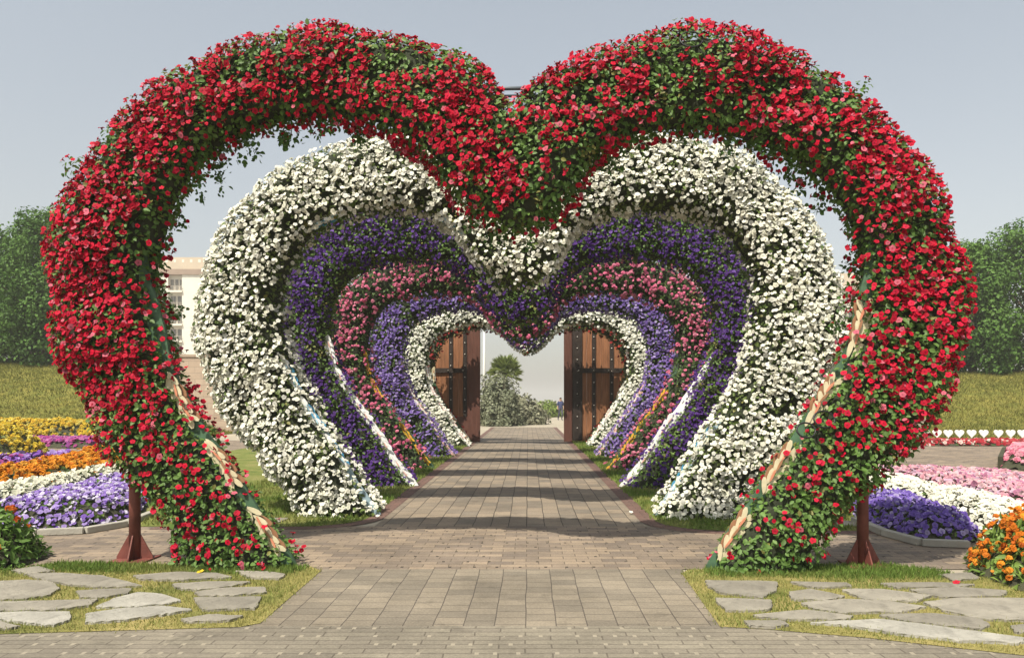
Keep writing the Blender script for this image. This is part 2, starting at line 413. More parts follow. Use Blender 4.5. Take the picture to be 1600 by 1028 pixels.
# ------------------------------------------------------------------ flagstones
def cl(x, y): return wp(x/2.52, 620 + y/2.52)
def cr(x, y): return wp(1100 + x/2.52, 620 + y/2.52)
STONES = []
def flagstone(pts, label, group):
    poly = chaikin([(a[0]*(1-t)+b[0]*t, a[1]*(1-t)+b[1]*t) for a, b in zip(pts, pts[1:]+pts[:1]) for t in (.04, .33, .67, .96)], 1)
    rs = random.Random(len(STONES)); poly = [(x+rs.uniform(-.010, .010), y+rs.uniform(-.010, .010)) for x, y in poly]; STONES.append(poly)
    cx = sum(p[0] for p in poly)/len(poly); cy = sum(p[1] for p in poly)/len(poly)
    bm = bmesh.new(); add_prism(bm, [(x-cx, y-cy) for x, y in poly], 0, .020)
    top = [f for f in bm.faces if f.normal.z > .9 or all(v.co.z > .015 for v in f.verts)]
    bmesh.ops.bevel(bm, geom=[e for f in top for e in f.edges], offset=.004, segments=1, affect='EDGES')
    o = bm_obj('flagstone', bm, M_flag2 if 'pale' in label else M_flag, loc=(cx, cy, 0)); tag(o, label, 'flagstone', group)
    return o
GL, GR = 'flagstones in the left front lawn', 'flagstones in the right front lawn'
for pts, lab in [
    ([(95,703),(220,699),(400,710),(500,733),(560,750),(400,757),(280,747),(180,730)], 'long tapering flagstone just below the left rusty post'),
    ([(-60,740),(0,732),(110,726),(200,733),(236,760),(190,788),(90,802),(-50,808)], 'broad rounded flagstone at the left edge near the marigold bush'),
    ([(300,770),(400,764),(520,760),(500,781),(390,799),(315,797)], 'small oval flagstone in the middle of the left lawn'),
    ([(-60,815),(200,809),(385,803),(350,829),(200,847),(-60,852)], 'long thin flagstone with pointed right end at the left picture edge'),
    ([(378,834),(450,800),(540,776),(640,783),(715,808),(660,822),(520,834)], 'pale humped flagstone, brightest of the left lawn'),
    ([(-60,862),(60,854),(270,853),(280,885),(200,908),(100,898),(-60,878)], 'pale blunt-ended flagstone near the bottom left corner'),
    ([(338,860),(500,839),(640,831),(760,845),(640,864),(480,888),(340,896)], 'long pale flagstone nearest the front pavement on the left'),
    ([(520,709),(700,695),(860,700),(915,715),(700,729),(555,724)], 'flat flagstone right below the left foot of the red arch'),
    ([(680,743),(820,733),(990,734),(900,754),(780,767),(695,759)], 'wedge-shaped flagstone second row below the left arch foot'),
    ([(765,776),(870,759),(1045,755),(1050,776),(900,790),(785,792)], 'slim flagstone third row below the left arch foot'),
    ([(760,797),(1030,793),(1005,840),(795,846)], 'square-cornered flagstone beside the left edge of the entry path'),
    ([(715,882),(830,864),(960,869),(900,888),(735,893)], 'sunken little flagstone nearest the left corner of the entry path'),
    ([(-60,892),(0,892),(75,910),(40,919),(-60,922)], 'flagstone tip cut by the bottom of the left picture edge'),
    ([(925,691),(1050,693),(1125,705),(1100,722),(980,717)], 'small flagstone in front of the tip of the left painted board'),
    ([(40,690),(150,672),(215,690),(120,702)], 'small shaded flagstone beside the left marigold bush')]:
    flagstone([cl(*p) for p in pts], lab, GL)
for pts, lab in [
    ([(5,728),(288,733),(286,770),(230,798),(58,777),(14,750)], 'large squarish flagstone right of the entry path, below the right arch foot'),
    ([(40,798),(265,806),(270,836),(240,848),(85,848)], 'squarish flagstone second from the back along the right edge of the entry path'),
    ([(335,734),(565,738),(580,753),(430,758)], 'sliver flagstone left of the right rusty post foot'),
    ([(333,775),(420,763),(560,792),(480,808),(345,803)], 'small oval flagstone left of centre in the right lawn'),
    ([(540,764),(700,763),(900,790),(830,811),(640,808)], 'lens-shaped flagstone below the right rusty post'),
    ([(380,818),(560,803),(720,810),(880,833),(780,853),(550,858),(435,842)], 'long flagstone in the middle of the right lawn'),
    ([(690,740),(900,736),(1075,745),(1000,755),(755,757)], 'thin strip flagstone just right of the right rusty post foot'),
    ([(805,765),(1000,755),(1195,770),(1185,788),(950,798),(855,782)], 'long flagstone in front of the right marigold bush'),
    ([(860,815),(1000,798),(1320,800),(1320,888),(1100,883),(955,852)], 'biggest flagstone, at the right picture edge'),
    ([(190,868),(400,846),(590,870),(565,884),(300,884)], 'pointed flagstone near the front of the right lawn, left half'),
    ([(690,865),(900,860),(1085,879),(1128,905),(1090,923),(900,903),(775,888)], 'hooked flagstone near the front of the right lawn, right half'),
    ([(415,895),(700,883),(1000,922),(1270,958),(1240,978),(1000,968),(755,938),(555,908)], 'very long pale flagstone along the front edge of the right lawn'),
    ([(155,889),(300,888),(335,905),(260,913),(178,908)], 'small flagstone in the near left corner of the right lawn'),
    ([(1205,910),(1320,895),(1320,935),(1230,934)], 'flagstone cut by the right picture edge, nearest the bottom'),
    ([(925,704),(1050,698),(1088,720),(980,730)], 'small flagstone touching the left end of the right marigold bush')]:
    flagstone([cr(*p) for p in pts], lab, GR)
gaps = [(11.9, 'white and dark purple'), (15.4, 'dark purple and pink'), (19.0, 'pink and lilac'), (23.2, 'lilac and far white')]
for side, x0, x1 in (('left', -3.5, -2.5), ('right', 2.05, 3.0)):
    for y, nm in gaps:
        for k, wd in ((0, 'nearer'), (1, 'farther')):
            yy = y + .62*k - (.3 if side == 'right' else 0)
            flagstone([(x0, yy), (x1, yy-.02), (x1+.04, yy+.40), (x0+.05, yy+.42)],
                      f'{wd} slab in the grass between the {nm} arches on the {side} verge', 'slabs in the verges between the arches')
for x0, x1, y, lab in ((-4.6, -3.1, 9.55, 'slab in the verge behind the left rusty post'), (-3.0, -2.75, 9.5, None), (2.9, 4.0, 9.3, 'slab in the verge left of the right lilac bed')):
    if lab: flagstone([(x0, y), (x1, y-.02), (x1+.04, y+.34), (x0+.05, y+.36)], lab, 'slabs in the verges between the arches')

# grass blades
BLADE_V = np.array([(-.12, 0, 0), (.12, 0, 0), (.03, .18, 1)], float); BLADE_T = np.array([(0, 1, 2)])
def grass_blades(name, poly, dens, hgt, seed, green=None, z=.0, avoid=True, wid=1.0, cols=None):
    rng = np.random.default_rng(seed)
    P = np.array(poly); lo, hi = P.min(0), P.max(0)
    n = int(dens * np.prod(hi - lo)); p = rng.uniform(lo, hi, (n, 2)); p = p[inpoly(p, poly)]
    if avoid:
        for s in STONES:
            S = np.array(s); b = (p > S.min(0)).all(1) & (p < S.max(0)).all(1)
            if b.any():
                k = np.ones(len(p), bool); idx = np.where(b)[0]
                k[idx] = ~(inpoly(p[idx], s) & (edgedist(p[idx], s) > np.abs(rng.normal(0, .022, len(idx))))); p = p[k]
    n = len(p); ed = edgedist(p, poly) < .05; p[ed] += rng.normal(0, .022, (ed.sum(), 2))     # ragged edge
    p3 = np.c_[p, np.full(n, z)]
    g = vnoise(p3, .45, seed) * .7 + rng.random(n) * .3
    if green is not None: g = np.clip(g - green(p), 0, 1)
    c = (np.array([(.13, .20, .04)]) * (1-g)[:, None] + np.array([(.46, .38, .15)]) * g[:, None]) if cols is None else cols[0]*(1-g)[:, None] + cols[1]*g[:, None]
    c = c * rng.uniform(.75, 1.25, (n, 1))
    up = np.c_[rng.normal(0, .38, n), rng.normal(0, .38, n), np.ones(n)]
    fr = frames(up, rng.normal(size=(n, 3)))
    hh = hgt * rng.uniform(.5, 1.3, n) * (1.15 - .5*g)
    cl_ = Cloud(); cl_.add(BLADE_V * np.array([wid, 1, 1]), BLADE_T, p3, fr, hh, c)
    return tag(cl_.build(name, M_grass), kind='stuff')
def near_foot_l(p): return .55*np.exp(-((p[:, 1]-7.1)/.35)**2) * (p[:, 0] < -2.0)
def near_foot_r(p): return .55*np.exp(-((p[:, 1]-6.95)/.35)**2)
def crop(poly, x0, x1):
    return [(min(max(x, x0), x1), y) for x, y in poly]
grass_blades('grass', crop(LAWN_L, -5.6, 0), 4200, .030, 11, near_foot_l)
grass_blades('grass', crop(LAWN_R, 0, 5.6), 4200, .030, 12, near_foot_r)
grass_blades('grass', [(-4.45, 6.85), (-2.1, 6.75), (-2.0, 7.05), (-3, 7.1), (-4.4, 7.22)], 4800, .042, 13, lambda p: .5)
grass_blades('grass', [(1.6, 6.65), (3.5, 6.55), (3.75, 6.8), (3.3, 7.15), (1.6, 6.95)], 4800, .042, 14, lambda p: .5)
grass_blades('grass', crop(vl, -5.0, 0), 700, .06, 15, lambda p: .35, wid=1.4)
grass_blades('grass', crop(vr, 0, 4.8), 700, .06, 16, lambda p: .35, wid=1.4)

# ------------------------------------------------------------------ heart arches
XC = -.16; YAW = R(-2.0)
def unproj(pts, Yc):
    out = []
    for px, py in pts:
        a = (px - PX)/F; x = (a*Yc - XC)/(math.cos(YAW) - a*math.sin(YAW)); Y = Yc + x*math.sin(YAW)
        out.append((x, H + (PY - py)/F*Y))
    return np.array(out)
Y_RED = 7.2
OL = [(268,890),(250,835),(228,792),(200,762),(172,728),(148,695),(125,650),(104,600),(88,550),(76,480),(70,400),(78,340),(100,275),(140,212),(188,158),(238,108),(290,88),(350,62),(430,44),(500,34),(570,42),(640,46),(700,68),(745,98),(774,130),(796,152)]
OR = [(796,152),(820,136),(850,108),(900,74),(970,52),(1050,38),(1120,34),(1190,52),(1260,80),(1330,115),(1390,172),(1444,228),(1480,290),(1502,350),(1532,408),(1532,500),(1508,562),(1492,620),(1470,668),(1420,705),(1380,742),(1345,790),(1312,850),(1275,898)]
IL = [(462,886),(425,830),(385,768),(345,705),(308,655),(283,605),(262,545),(248,480),(244,420),(255,360),(270,310),(300,265),(340,228),(400,200),(470,186),(545,184),(605,195),(650,222),(690,262),(718,305),(752,340),(802,366)]
IR = [(802,366),(840,345),(880,300),(915,255),(970,220),(1040,203),(1110,205),(1180,222),(1255,250),(1300,300),(1333,365),(1343,440),(1335,520),(1300,590),(1252,668),(1200,745),(1150,822),(1105,888)]

def resample(P, n):
    """smooth (Catmull-Rom) then even spacing"""
    Q = np.vstack([2*P[0]-P[1], P, 2*P[-1]-P[-2]]); out = []
    for i in range(1, len(Q)-2):
        for t in np.linspace(0, 1, 12, endpoint=False):
            a, b, c, d = Q[i-1], Q[i], Q[i+1], Q[i+2]
            out.append(.5*((2*b)+(-a+c)*t+(2*a-5*b+4*c-d)*t*t+(-a+3*b-3*c+d)*t**3))
    out.append(P[-1]); out = np.array(out)
    s = np.r_[0, np.cumsum(np.linalg.norm(np.diff(out, axis=0), axis=1))]
    u = np.linspace(0, s[-1], n)
    return np.c_[np.interp(u, s, out[:, 0]), np.interp(u, s, out[:, 1])]
NH = 70
def halves(ol, orr, il, ir):
    O = np.vstack([resample(ol, NH), resample(orr, NH)[1:]]); I = np.vstack([resample(il, NH), resample(ir, NH)[1:]])
    return O, I
Y_OUT = 6.90      # plane in which the silhouette of the planting lies
RED = [unproj(p, Y_OUT) for p in (OL, OR)] + [unproj(p, Y_RED-.1) for p in (IL, IR)]
O_RED, I_RED = halves(*RED)
# the other arches: mean of the two sides, mirrored
fl = np.array([-1, 1])
mo = (resample(RED[0], NH) + (resample(RED[1], NH)[::-1]*fl))/2; mi_ = (resample(RED[2], NH) + (resample(RED[3], NH)[::-1]*fl))/2
mo[-1, 0] = 0; mi_[-1, 0] = 0
def mirror_heart(sx=1.0, sz=1.0, thin=1.0):
    o = mo * (sx, sz); i = mi_ * (sx, sz)
    i = o + (i - o) * thin
    return np.vstack([o, (o[::-1]*fl)[1:]]), np.vstack([i, (i[::-1]*fl)[1:]])

SUNDIR = -np.array(LIGHT)
def heart_arch(name, label, Y, OI, depth, seed, flower, leafd, leafsz, leafcols, board, posts=(), simple=False, strands=0, singles=0, xoff=0.0, sprigs=0, backk=1.0):
    rng = np.random.default_rng(seed)
    root = empty(name, (XC + xoff, Y, 0), YAW); tag(root, label, 'flower arch', 'heart arches over the path')
    O, I = OI; n = len(O); b = depth/2
    c = (O+I)/2; a = (O-I)/2; L = np.linalg.norm(a, axis=1, keepdims=True); c = c - a/L*.03*np.ones_like(L); a = a/L*np.maximum(L-.10, .1)   # room for the foliage
    M = 22; th = np.linspace(0, 2*math.pi, M, endpoint=False)
    pw = lambda v: np.sign(v)*np.abs(v)**.38
    G = np.zeros((n, M, 3))
    G[:, :, 0] = c[:, 0:1] + a[:, 0:1]*pw(np.cos(th)); G[:, :, 2] = c[:, 1:2] + a[:, 1:2]*pw(np.cos(th)); G[:, :, 1] = -(b-.08)*pw(np.sin(th))
    G[:, :, 1] = np.where(G[:, :, 1] > 0, G[:, :, 1]*backk, G[:, :, 1])
    # lumpy planting
    lump = (vnoise(G.reshape(-1, 3)+50, .55, seed) - .5).reshape(n, M)
    cc = np.zeros((n, 1, 3)); cc[:, 0, 0] = c[:, 0]; cc[:, 0, 2] = c[:, 1]
    G = cc + (G-cc)*(1 + .18*lump[..., None])
    G[..., 2] = np.maximum(G[..., 2], .0)
    V = G.reshape(-1, 3); idx = np.arange(n*M).reshape(n, M)
    q0 = idx[:-1]; q1 = idx[1:]
    quads = np.stack([q0, np.roll(q0, -1, 1), np.roll(q1, -1, 1), q1], axis=-1).reshape(-1, 4)
    caps = []
    for r in (0, n-1):
        ring = idx[r]
        for k in range(1, M//2): caps.append((ring[k], ring[k-1], ring[M-k], ring[M-k-1]) if M-k-1 > k else (ring[k], ring[k-1], ring[M-k], ring[M-k]))
    caps = [q for q in caps if len(set(q)) == 4]
    allq = np.vstack([quads, np.array(caps)])
    core = np_mesh('frame', V, allq, M_core, root, smooth=True)
    # outward normals
    d1 = np.gradient(G, axis=0); d2 = np.roll(G, -1, 1) - np.roll(G, 1, 1)
    nr = np.cross(d1.reshape(-1, 3), d2.reshape(-1, 3)); nr = unit(nr)
    outw = (G-cc).reshape(-1, 3); sgn = np.sign(np.sum(nr*outw, axis=1, keepdims=True)); nr = nr*sgn
    nrm = nr.reshape(n, M, 3)
    # area of the quads
    A = np.linalg.norm(np.cross(V[quads[:, 2]]-V[quads[:, 0]], V[quads[:, 3]]-V[quads[:, 1]]), axis=1)/2
    pr = A/A.sum(); area = A.sum()
    nf = nr.reshape(-1, 3)
    inv = np.repeat((-(a/np.linalg.norm(a, axis=1, keepdims=True)))[:, None, :], M, 1).reshape(-1, 2)
    def sample(k):
        f = rng.choice(len(quads), k, p=pr); u, v = rng.random((2, k, 1)); q = quads[f]
        bl = lambda X: (X[q[:, 0]]*(1-u)+X[q[:, 3]]*u)*(1-v) + (X[q[:, 1]]*(1-u)+X[q[:, 2]]*u)*v
        iv = inv[q[:, 0]]
        return bl(V), unit(bl(nf)), iv
    def facing(p, nn, iv):
        inner = np.clip(nn[:, 0]*iv[:, 0]+nn[:, 2]*iv[:, 1], 0, 1); return inner, np.clip(nn[:, 1], 0, 1)
    def lumpoff(p): return (vnoise(p+31, .42, seed+3)-.35)*.15*np.where(p[:, 1] > 0, .5, 1)
    # ---- leaves
    k = int(leafd*area); p, nn, iv = sample(k); inner, back = facing(p, nn, iv)
    keep = rng.random(k) < np.clip(1 - .5*inner*(np.abs(p[:, 1]+.08) < .12) - .45*back*(inner < .5), .1, 1); p, nn, iv = p[keep], nn[keep], iv[keep]
    k = len(p)
    pos = p + nn*((lumpoff(p)*(1-.7*inner[keep]))[:, None] + rng.uniform(-.02, .10, (k, 1))*(1-.5*inner[keep])[:, None])
    ln = nn*.6 + np.array([-.12, -.3, .6]) + rng.normal(0, .42, (k, 3))
    ld = rng.normal(0, .7, (k, 3)) + nn*.5 + np.array([0, 0, -.25])
    t = vnoise(p, .5, seed+9)*.6 + rng.random(k)*.4
    lc = np.array(leafcols[0])*(1-t)[:, None] + np.array(leafcols[1])*t[:, None]
    yl = (rng.random(k) < .03) | ((vnoise(p+7, .22, seed+12) > .80) & (rng.random(k) < .55)); lc[yl] = np.array((.20, .19, .05))
    lc *= rng.uniform(.75, 1.25, (k, 1))
    lv, lt = (LEAF2_V, LEAF2_T) if simple else (LEAF_V, LEAF_T)
    lf = Cloud(); lf.add(lv, lt, pos, frames(ln, ld), leafsz*rng.uniform(.55, 1.25, k), lc)
    # ---- flowers
    fc = Cloud(); fd = flower
    k = int(fd['dens']*area*1.6); p, nn, iv = sample(k); inner, back = facing(p, nn, iv)
    cl_ = vnoise(p, fd.get('clump', .35), seed+5)*.45 + vnoise(p, .12, seed+6)*.55
    pk = np.clip((cl_-fd.get('lo', .25))*fd.get('gain', 2.6), .03, 1) * np.clip(1-.75*inner*(p[:, 1] > -.3)-.2*inner-.4*back, .05, 1)
    if 'where' in fd: pk = pk*fd['where'](p)
    keep = rng.random(k) < pk*.62*1.6*.62; p, nn = p[keep], nn[keep]; k = len(p)
    fn = nn*.6 + np.array([-.18, -.45, .5]) + rng.normal(0, .46, (k, 3))
    pos = p + nn*(lumpoff(p)[:, None] + rng.uniform(.06, .13, (k, 1)))
    cols = np.array(fd['cols']); pc = np.array(fd['prob']); ci = rng.choice(len(cols), k, p=pc/pc.sum())
    col = cols[ci]*rng.uniform(.8, 1.2, (k, 1)); sz = fd['r']*rng.uniform(.72, 1.22, k)
    kinds = [simple_flower(fd.get('eye', .6), s) for s in range(3)] if simple else [petunia(fd.get('pale', 0), fd.get('eye', .45), s) for s in range(4)]
    fr = frames(fn, rng.normal(size=(k, 3)))
    if fd.get('pompom'):
        # round heads of many small florets
        m = 6
        for j in range(m):
            d = unit(fn + rng.normal(0, .65, (k, 3)))
            tv, tt, tc_ = kinds[j % len(kinds)]
            fc.add(tv, tt, pos + d*sz[:, None]*.75, frames(d, rng.normal(size=(k, 3))), sz*.52, col*rng.uniform(.85, 1.15, (k, 1)), tc_)
    else:
        which = rng.integers(0, len(kinds), k)
        single = np.zeros(k, bool)
        if singles:
            wn = unit(fn); score = sz*np.clip(-wn[:, 1], 0, 1)*(1/(Y+pos[:, 1]+pos[:, 0]*math.sin(YAW)))*(nn[:, 1] < -.3)
            single[np.argsort(-score)[:singles]] = True
            meshes = {}
            for i in np.where(single)[0]:
                key = (int(which[i]), int(ci[i]))
                if key not in meshes:
                    tv, tt, tc_ = kinds[key[0]]
                    o = np_mesh('blossom', tv, tt, M_petal, root, col=np.clip(cols[key[1]]*tc_[0]+tc_[1], 0, 1)); meshes[key] = o
                else:
                    o = meshes[key].copy(); COL.objects.link(o); o.parent = root
                mw = Matrix([[*(fr[i][r]*sz[i]), pos[i][r]] for r in range(3)] + [[0, 0, 0, 1]]); o.matrix_local = mw
        for j, (tv, tt, tc_) in enumerate(kinds):
            s = (which == j) & ~single
            fc.add(tv, tt, pos[s], fr[s], sz[s], col[s], tc_)
    # ---- shoots and clumps that stick out of the clipped outline
    for _ in range(sprigs):
        i = int(rng.integers(4, n-4)); o_ = O[i]; od = (O[i]-I[i])/np.linalg.norm(O[i]-I[i]); rad_ = rng.uniform(.07, .17); m = int(rad_*240)
        if o_[1] < .5: continue
        base = np.array([o_[0]-od[0]*.07, rng.uniform(-b, b*.3), o_[1]-od[1]*.07]); dv = unit(rng.normal(0, 1, (m, 3))+np.array([od[0], 0, od[1]])*.8)
        pp = base+dv*rad_*rng.uniform(.3, 1, (m, 1))
        lf.add(lv, lt, pp, frames(dv+(-.1, -.3, .6)+rng.normal(0, .4, (m, 3)), rng.normal(0, .7, (m, 3))+dv), leafsz*rng.uniform(.6, 1.15, m), np.array(leafcols[0])*(1-(q_ := rng.random((m, 1))))+np.array(leafcols[1])*q_)
        m = int(rad_*rng.uniform(20, 75)); dv = unit(rng.normal(0, 1, (m, 3))+np.array([od[0], -.5, od[1]])*.9)
        if m: fc.add(*kinds[1][:2], base+dv*rad_*1.02, frames(dv+(-.15, -.4, .4), rng.normal(size=(m, 3))), fd['r']*rng.uniform(.7, 1.1, m), cols[rng.integers(0, 2, m)], kinds[1][2])
    # ---- hanging strands on the underside of the lobes
    if strands:
        cand = [i for i in range(6, n-6) if I[i][1] > 2.2]
        for _ in range(strands):
            i = int(rng.choice(cand)); y0 = rng.uniform(-.25, .3); ln_ = rng.uniform(.06, .26)
            base = np.array([I[i][0]+rng.normal(0, .05), y0, I[i][1]+.05]); m = int(8+ln_*90)
            tt_ = rng.random(m)*ln_; pp = base + np.c_[rng.normal(0, .035, m), rng.normal(0, .035, m), -tt_]
            lf.add(LEAF_V, LEAF_T, pp, frames(rng.normal(0, 1, (m, 3))+(0, -.6, .3), rng.normal(0, .6, (m, 3))+(0, 0, -.5)), leafsz*rng.uniform(.6, 1.1, m), np.array(leafcols[0])*rng.uniform(.7, 1.3, (m, 1)))
            if rng.random() < .6:
                m = rng.integers(1, 4); pp = base + np.c_[rng.normal(0, .05, m), rng.normal(-.03, .03, m), -rng.random(m)*ln_]
                fc.add(*kinds[0][:2], pp, frames(rng.normal(0, .5, (m, 3))+(0, -.7, -.2), rng.normal(size=(m, 3))), fd['r']*rng.uniform(.7, 1, m), cols[0]*np.ones((m, 1)), kinds[0][2])
    o = lf.build('foliage', M_leaf, root); o['kind'] = 'stuff'
    o = fc.build('blossoms', M_petal, root); o['kind'] = 'stuff'
    # ---- painted cut-out board following the inner edge
    tan = unit(np.gradient(I, axis=0)); inn = -(O-I)/np.linalg.norm(O-I, axis=1, keepdims=True)
    pn = np.c_[tan[:, 1], -tan[:, 0]]; pn *= np.sign(np.sum(pn*inn, axis=1, keepdims=True))
    for seg in ((0, NH-1), (NH-1, n-1)):
        bm = bmesh.new(); rows = []
        for i in range(seg[0], seg[1]+1):
            # proud of the planting along the legs, buried in it higher up
            hi_ = min(max((I[i][1]-board.get('top', 2.0))/.6, 0), 1)
            wv = (board['w']*(1+.25*math.sin(i*.9)+.15*math.sin(i*2.3)))*(1-hi_) - .13*hi_
            p0 = I[i]-pn[i]*.12; p1 = I[i]+pn[i]*wv
            rows.append([bm.verts.new((p0[0], -.20, max(p0[1], 0))), bm.verts.new((p1[0], -.17, max(p1[1], 0))), bm.verts.new((p1[0], -.13, max(p1[1], 0))), bm.verts.new((p0[0], -.13, max(p0[1], 0)))])
        for r0, r1 in zip(rows, rows[1:]):
            for k2 in range(4): bm.faces.new((r0[k2], r0[(k2+1) % 4], r1[(k2+1) % 4], r1[k2]))
        bo = bm_obj('edge_board', bm, board['mat'], root)
        # painted petals
        s = np.r_[0, np.cumsum(np.linalg.norm(np.diff(I[seg[0]:seg[1]+1], axis=0), axis=1))]; tot = s[-1]; u = .18; 
        while u < tot-.3:
            zz_ = np.interp(u, s, I[seg[0]:seg[1]+1, 1])
            if rng.random() < board.get('fill', .9) and (zz_ < board.get('top', 2.0)+.2 or rng.random() < board.get('high', .0)):
                bm = bmesh.new()
                def at(v):
                    v = min(max(v, 0), tot-1e-3); f = np.interp(v, s, np.arange(seg[0], seg[1]+1)); i0 = int(f); i1 = min(i0+1, n-1); fr_ = f-i0
                    return I[i0]*(1-fr_)+I[i1]*fr_, unit((tan[i0]*(1-fr_)+tan[i1]*fr_)[None])[0], pn[i0]
                Lf = board.get('len', .5)
                def petal(v, off, ln2, wd, ang, yy, mi2):
                    cpt, tg, pp = at(v); dirv = tg*math.cos(ang)+pp*math.sin(ang); sd_ = np.array([-dirv[1], dirv[0]]); base = cpt+pp*off
                    ring = []
                    for q in range(9):
                        t_ = 2*math.pi*q/9; e = base+dirv*(ln2*.5*math.cos(t_))+sd_*(wd*.5*math.sin(t_)*(1-.25*math.cos(t_))); ring.append((e[0], max(e[1], .01)))
                    f0 = [bm.verts.new((x, yy, z)) for x, z in ring]; f1 = [bm.verts.new((x, yy+.012, z)) for x, z in ring]
                    bm.faces.new(f0).material_index = mi2
                    for q in range(9): bm.faces.new((f0[q], f0[(q+1) % 9], f1[(q+1) % 9], f1[q])).material_index = mi2
                wB = board['w']
                for q in range(5): petal(u+Lf*(.1+.2*q), rng.uniform(-.045, -.01), .17, .055, rng.uniform(.15, .6), -.215-.004*q, 0)
                for q in range(3): petal(u+Lf*(.2+.25*q), wB*.75, .19, .06, rng.uniform(-.5, -.1), -.185-.004*q, 1)
                for q in range(5): petal(u+Lf*(.12+.2*q), wB*.55, .16, .045, rng.uniform(-.6, -.1), -.224-.004*q, 0)
                for q in range(3): petal(u+Lf*(.25+.22*q), wB*.25, .12, .020, rng.uniform(-.2, .3), -.246-.0035*q, 1 if q % 2 else 2)
                bm_obj('painted_flower', bm, board['petals'], bo)
            u += board.get('pitch', .72)
    # ---- steel posts
    for x, ztop in posts:
        bm = bmesh.new(); add_tube(bm, [(x, .05, .0), (x, .05, ztop)], .052, 18)
        po = bm_obj('support_post', bm, M_rust, root)
        bm = bmesh.new()
        for ang in (0, 90, 180, 270):
            cx, sx = math.cos(R(ang+8)), math.sin(R(ang+8)); th_ = .006
            pr_ = [(.045, .012), (.165, .012), (.165, .035), (.056, .24), (.045, .24)]
            f = [bm.verts.new((x+cx*r_-sx*th_, .05+sx*r_+cx*th_, z)) for r_, z in pr_]; g = [bm.verts.new((x+cx*r_+sx*th_, .05+sx*r_-cx*th_, z)) for r_, z in pr_]
            bm.faces.new(f); bm.faces.new(g[::-1])
            for q in range(5): bm.faces.new((f[q], g[q], g[(q+1) % 5], f[(q+1) % 5]))
        bm_obj('gusset', bm, M_rust, po)
        bm = bmesh.new(); add_box(bm, x-.17, x+.17, .05-.17, .05+.17, .0, .0125); bm_obj('base_plate', bm, M_rust, po)
    return root

LEAF_RED = ((.06, .13, .025), (.15, .25, .055))
def paint(name, c): return plain(name, c, .45, .12, 14)
P_cream = paint('cream_paint', (.56, .50, .33)); P_brown = paint('brown_paint', (.30, .15, .08)); P_rose = paint('rose_paint', (.55, .22, .13))
P_white = paint('white_paint', (.80, .80, .78)); P_blue = paint('blue_paint', (.08, .30, .48)); P_pblue = paint('pale_blue_paint', (.42, .62, .72))
P_yel = paint('yellow_paint', (.72, .42, .04)); P_pink = paint('pink_paint', (.70, .42, .36)); P_bluegrey = paint('grey_blue_paint', (.28, .38, .42))
def red_where(p):
    x, z = p[:, 0], p[:, 2]
    r = 1.0 - .45*np.clip((x-1.2)/.8, 0, 1)*np.clip((3.2-z)/1.2, 0, 1)
    r = r*(1 - .62*np.clip((1.9-z)/.9, 0, 1))
    return r
red = heart_arch('heart_arch', 'nearest and largest heart arch, covered in red flowers, on rusty posts', Y_RED, (O_RED, I_RED), .74, 1,
    dict(dens=1250, r=.0265, cols=[(.47, .004, .027), (.33, .002, .018), (.52, .012, .045), (.54, .12, .17)], prob=[5, 3, 1.6, 1.2], eye=.35, pale=.9, where=red_where, lo=.26, gain=3.0),
    1350, .054, LEAF_RED, dict(mat=M_boardgreen, petals=[P_cream, P_brown, P_rose], w=.042, fill=.9, top=2.45, high=.0),
    posts=[(-3.62, 1.25), (3.27, 1.2)], strands=95, singles=100, sprigs=20, backk=.5)
# details of the red arch: pipes across the notch, rims of planters peeping out
bm = bmesh.new(); add_tube(bm, [(-.4, -.12, 4.40), (.4, -.12, 4.40)], .018, 10); bm_obj('crossbar', bm, M_pipe, red)
bm = bmesh.new(); add_tube(bm, [(-.4, -.08, 4.345), (.4, -.08, 4.345)], .013, 10); bm_obj('crossbar', bm, M_pipe, red)
for (px, py, yy, rad) in ((1083, 62, -.42, .10), (1290, 655, -.36, .09), (1262, 672, -.40, .08)):
    q = unproj([(px, py)], Y_RED + yy)[0]
    bm = bmesh.new()
    pts = [(q[0]+rad*math.cos(t), yy+.03*math.sin(t), q[1]+rad*.8*math.sin(t)) for t in np.linspace(0, 2*math.pi, 25)]
    add_tube(bm, pts, .008, 8, cap=False); bm_obj('pot_rim', bm, M_black, red)

heart_arch('heart_arch', 'tall heart arch thick with white flowers, second from the front', 10.4, mirror_heart(1.022, 1.03, 1.12), .95, 2,
    dict(dens=760, r=.0305, cols=[(.79, .77, .65), (.73, .72, .58), (.80, .79, .71)], prob=[3, 2, 2], eye=.85, lo=.15, gain=2.6, clump=.3),
    420, .058, ((.08, .13, .03), (.17, .22, .06)), dict(mat=P_bluegrey, petals=[P_white, P_blue, P_pblue], w=.02, fill=.55, top=1.1, high=.12, pitch=.6), strands=30, singles=60, sprigs=14)
heart_arch('heart_arch', 'dark purple heart arch with white edge boards, third from the front', 13.8, mirror_heart(1.14, 1.055, 1.3), .95, 3,
    dict(dens=640, r=.028, cols=[(.075, .024, .17), (.10, .04, .23), (.16, .085, .32)], prob=[4, 3, 1], eye=.5, lo=.3, gain=3.0, clump=.4),
    560, .062, ((.07, .14, .025), (.18, .29, .06)), dict(mat=P_white, petals=[P_white, P_white, P_pink], w=.05, fill=.9, pitch=.62), simple=True)
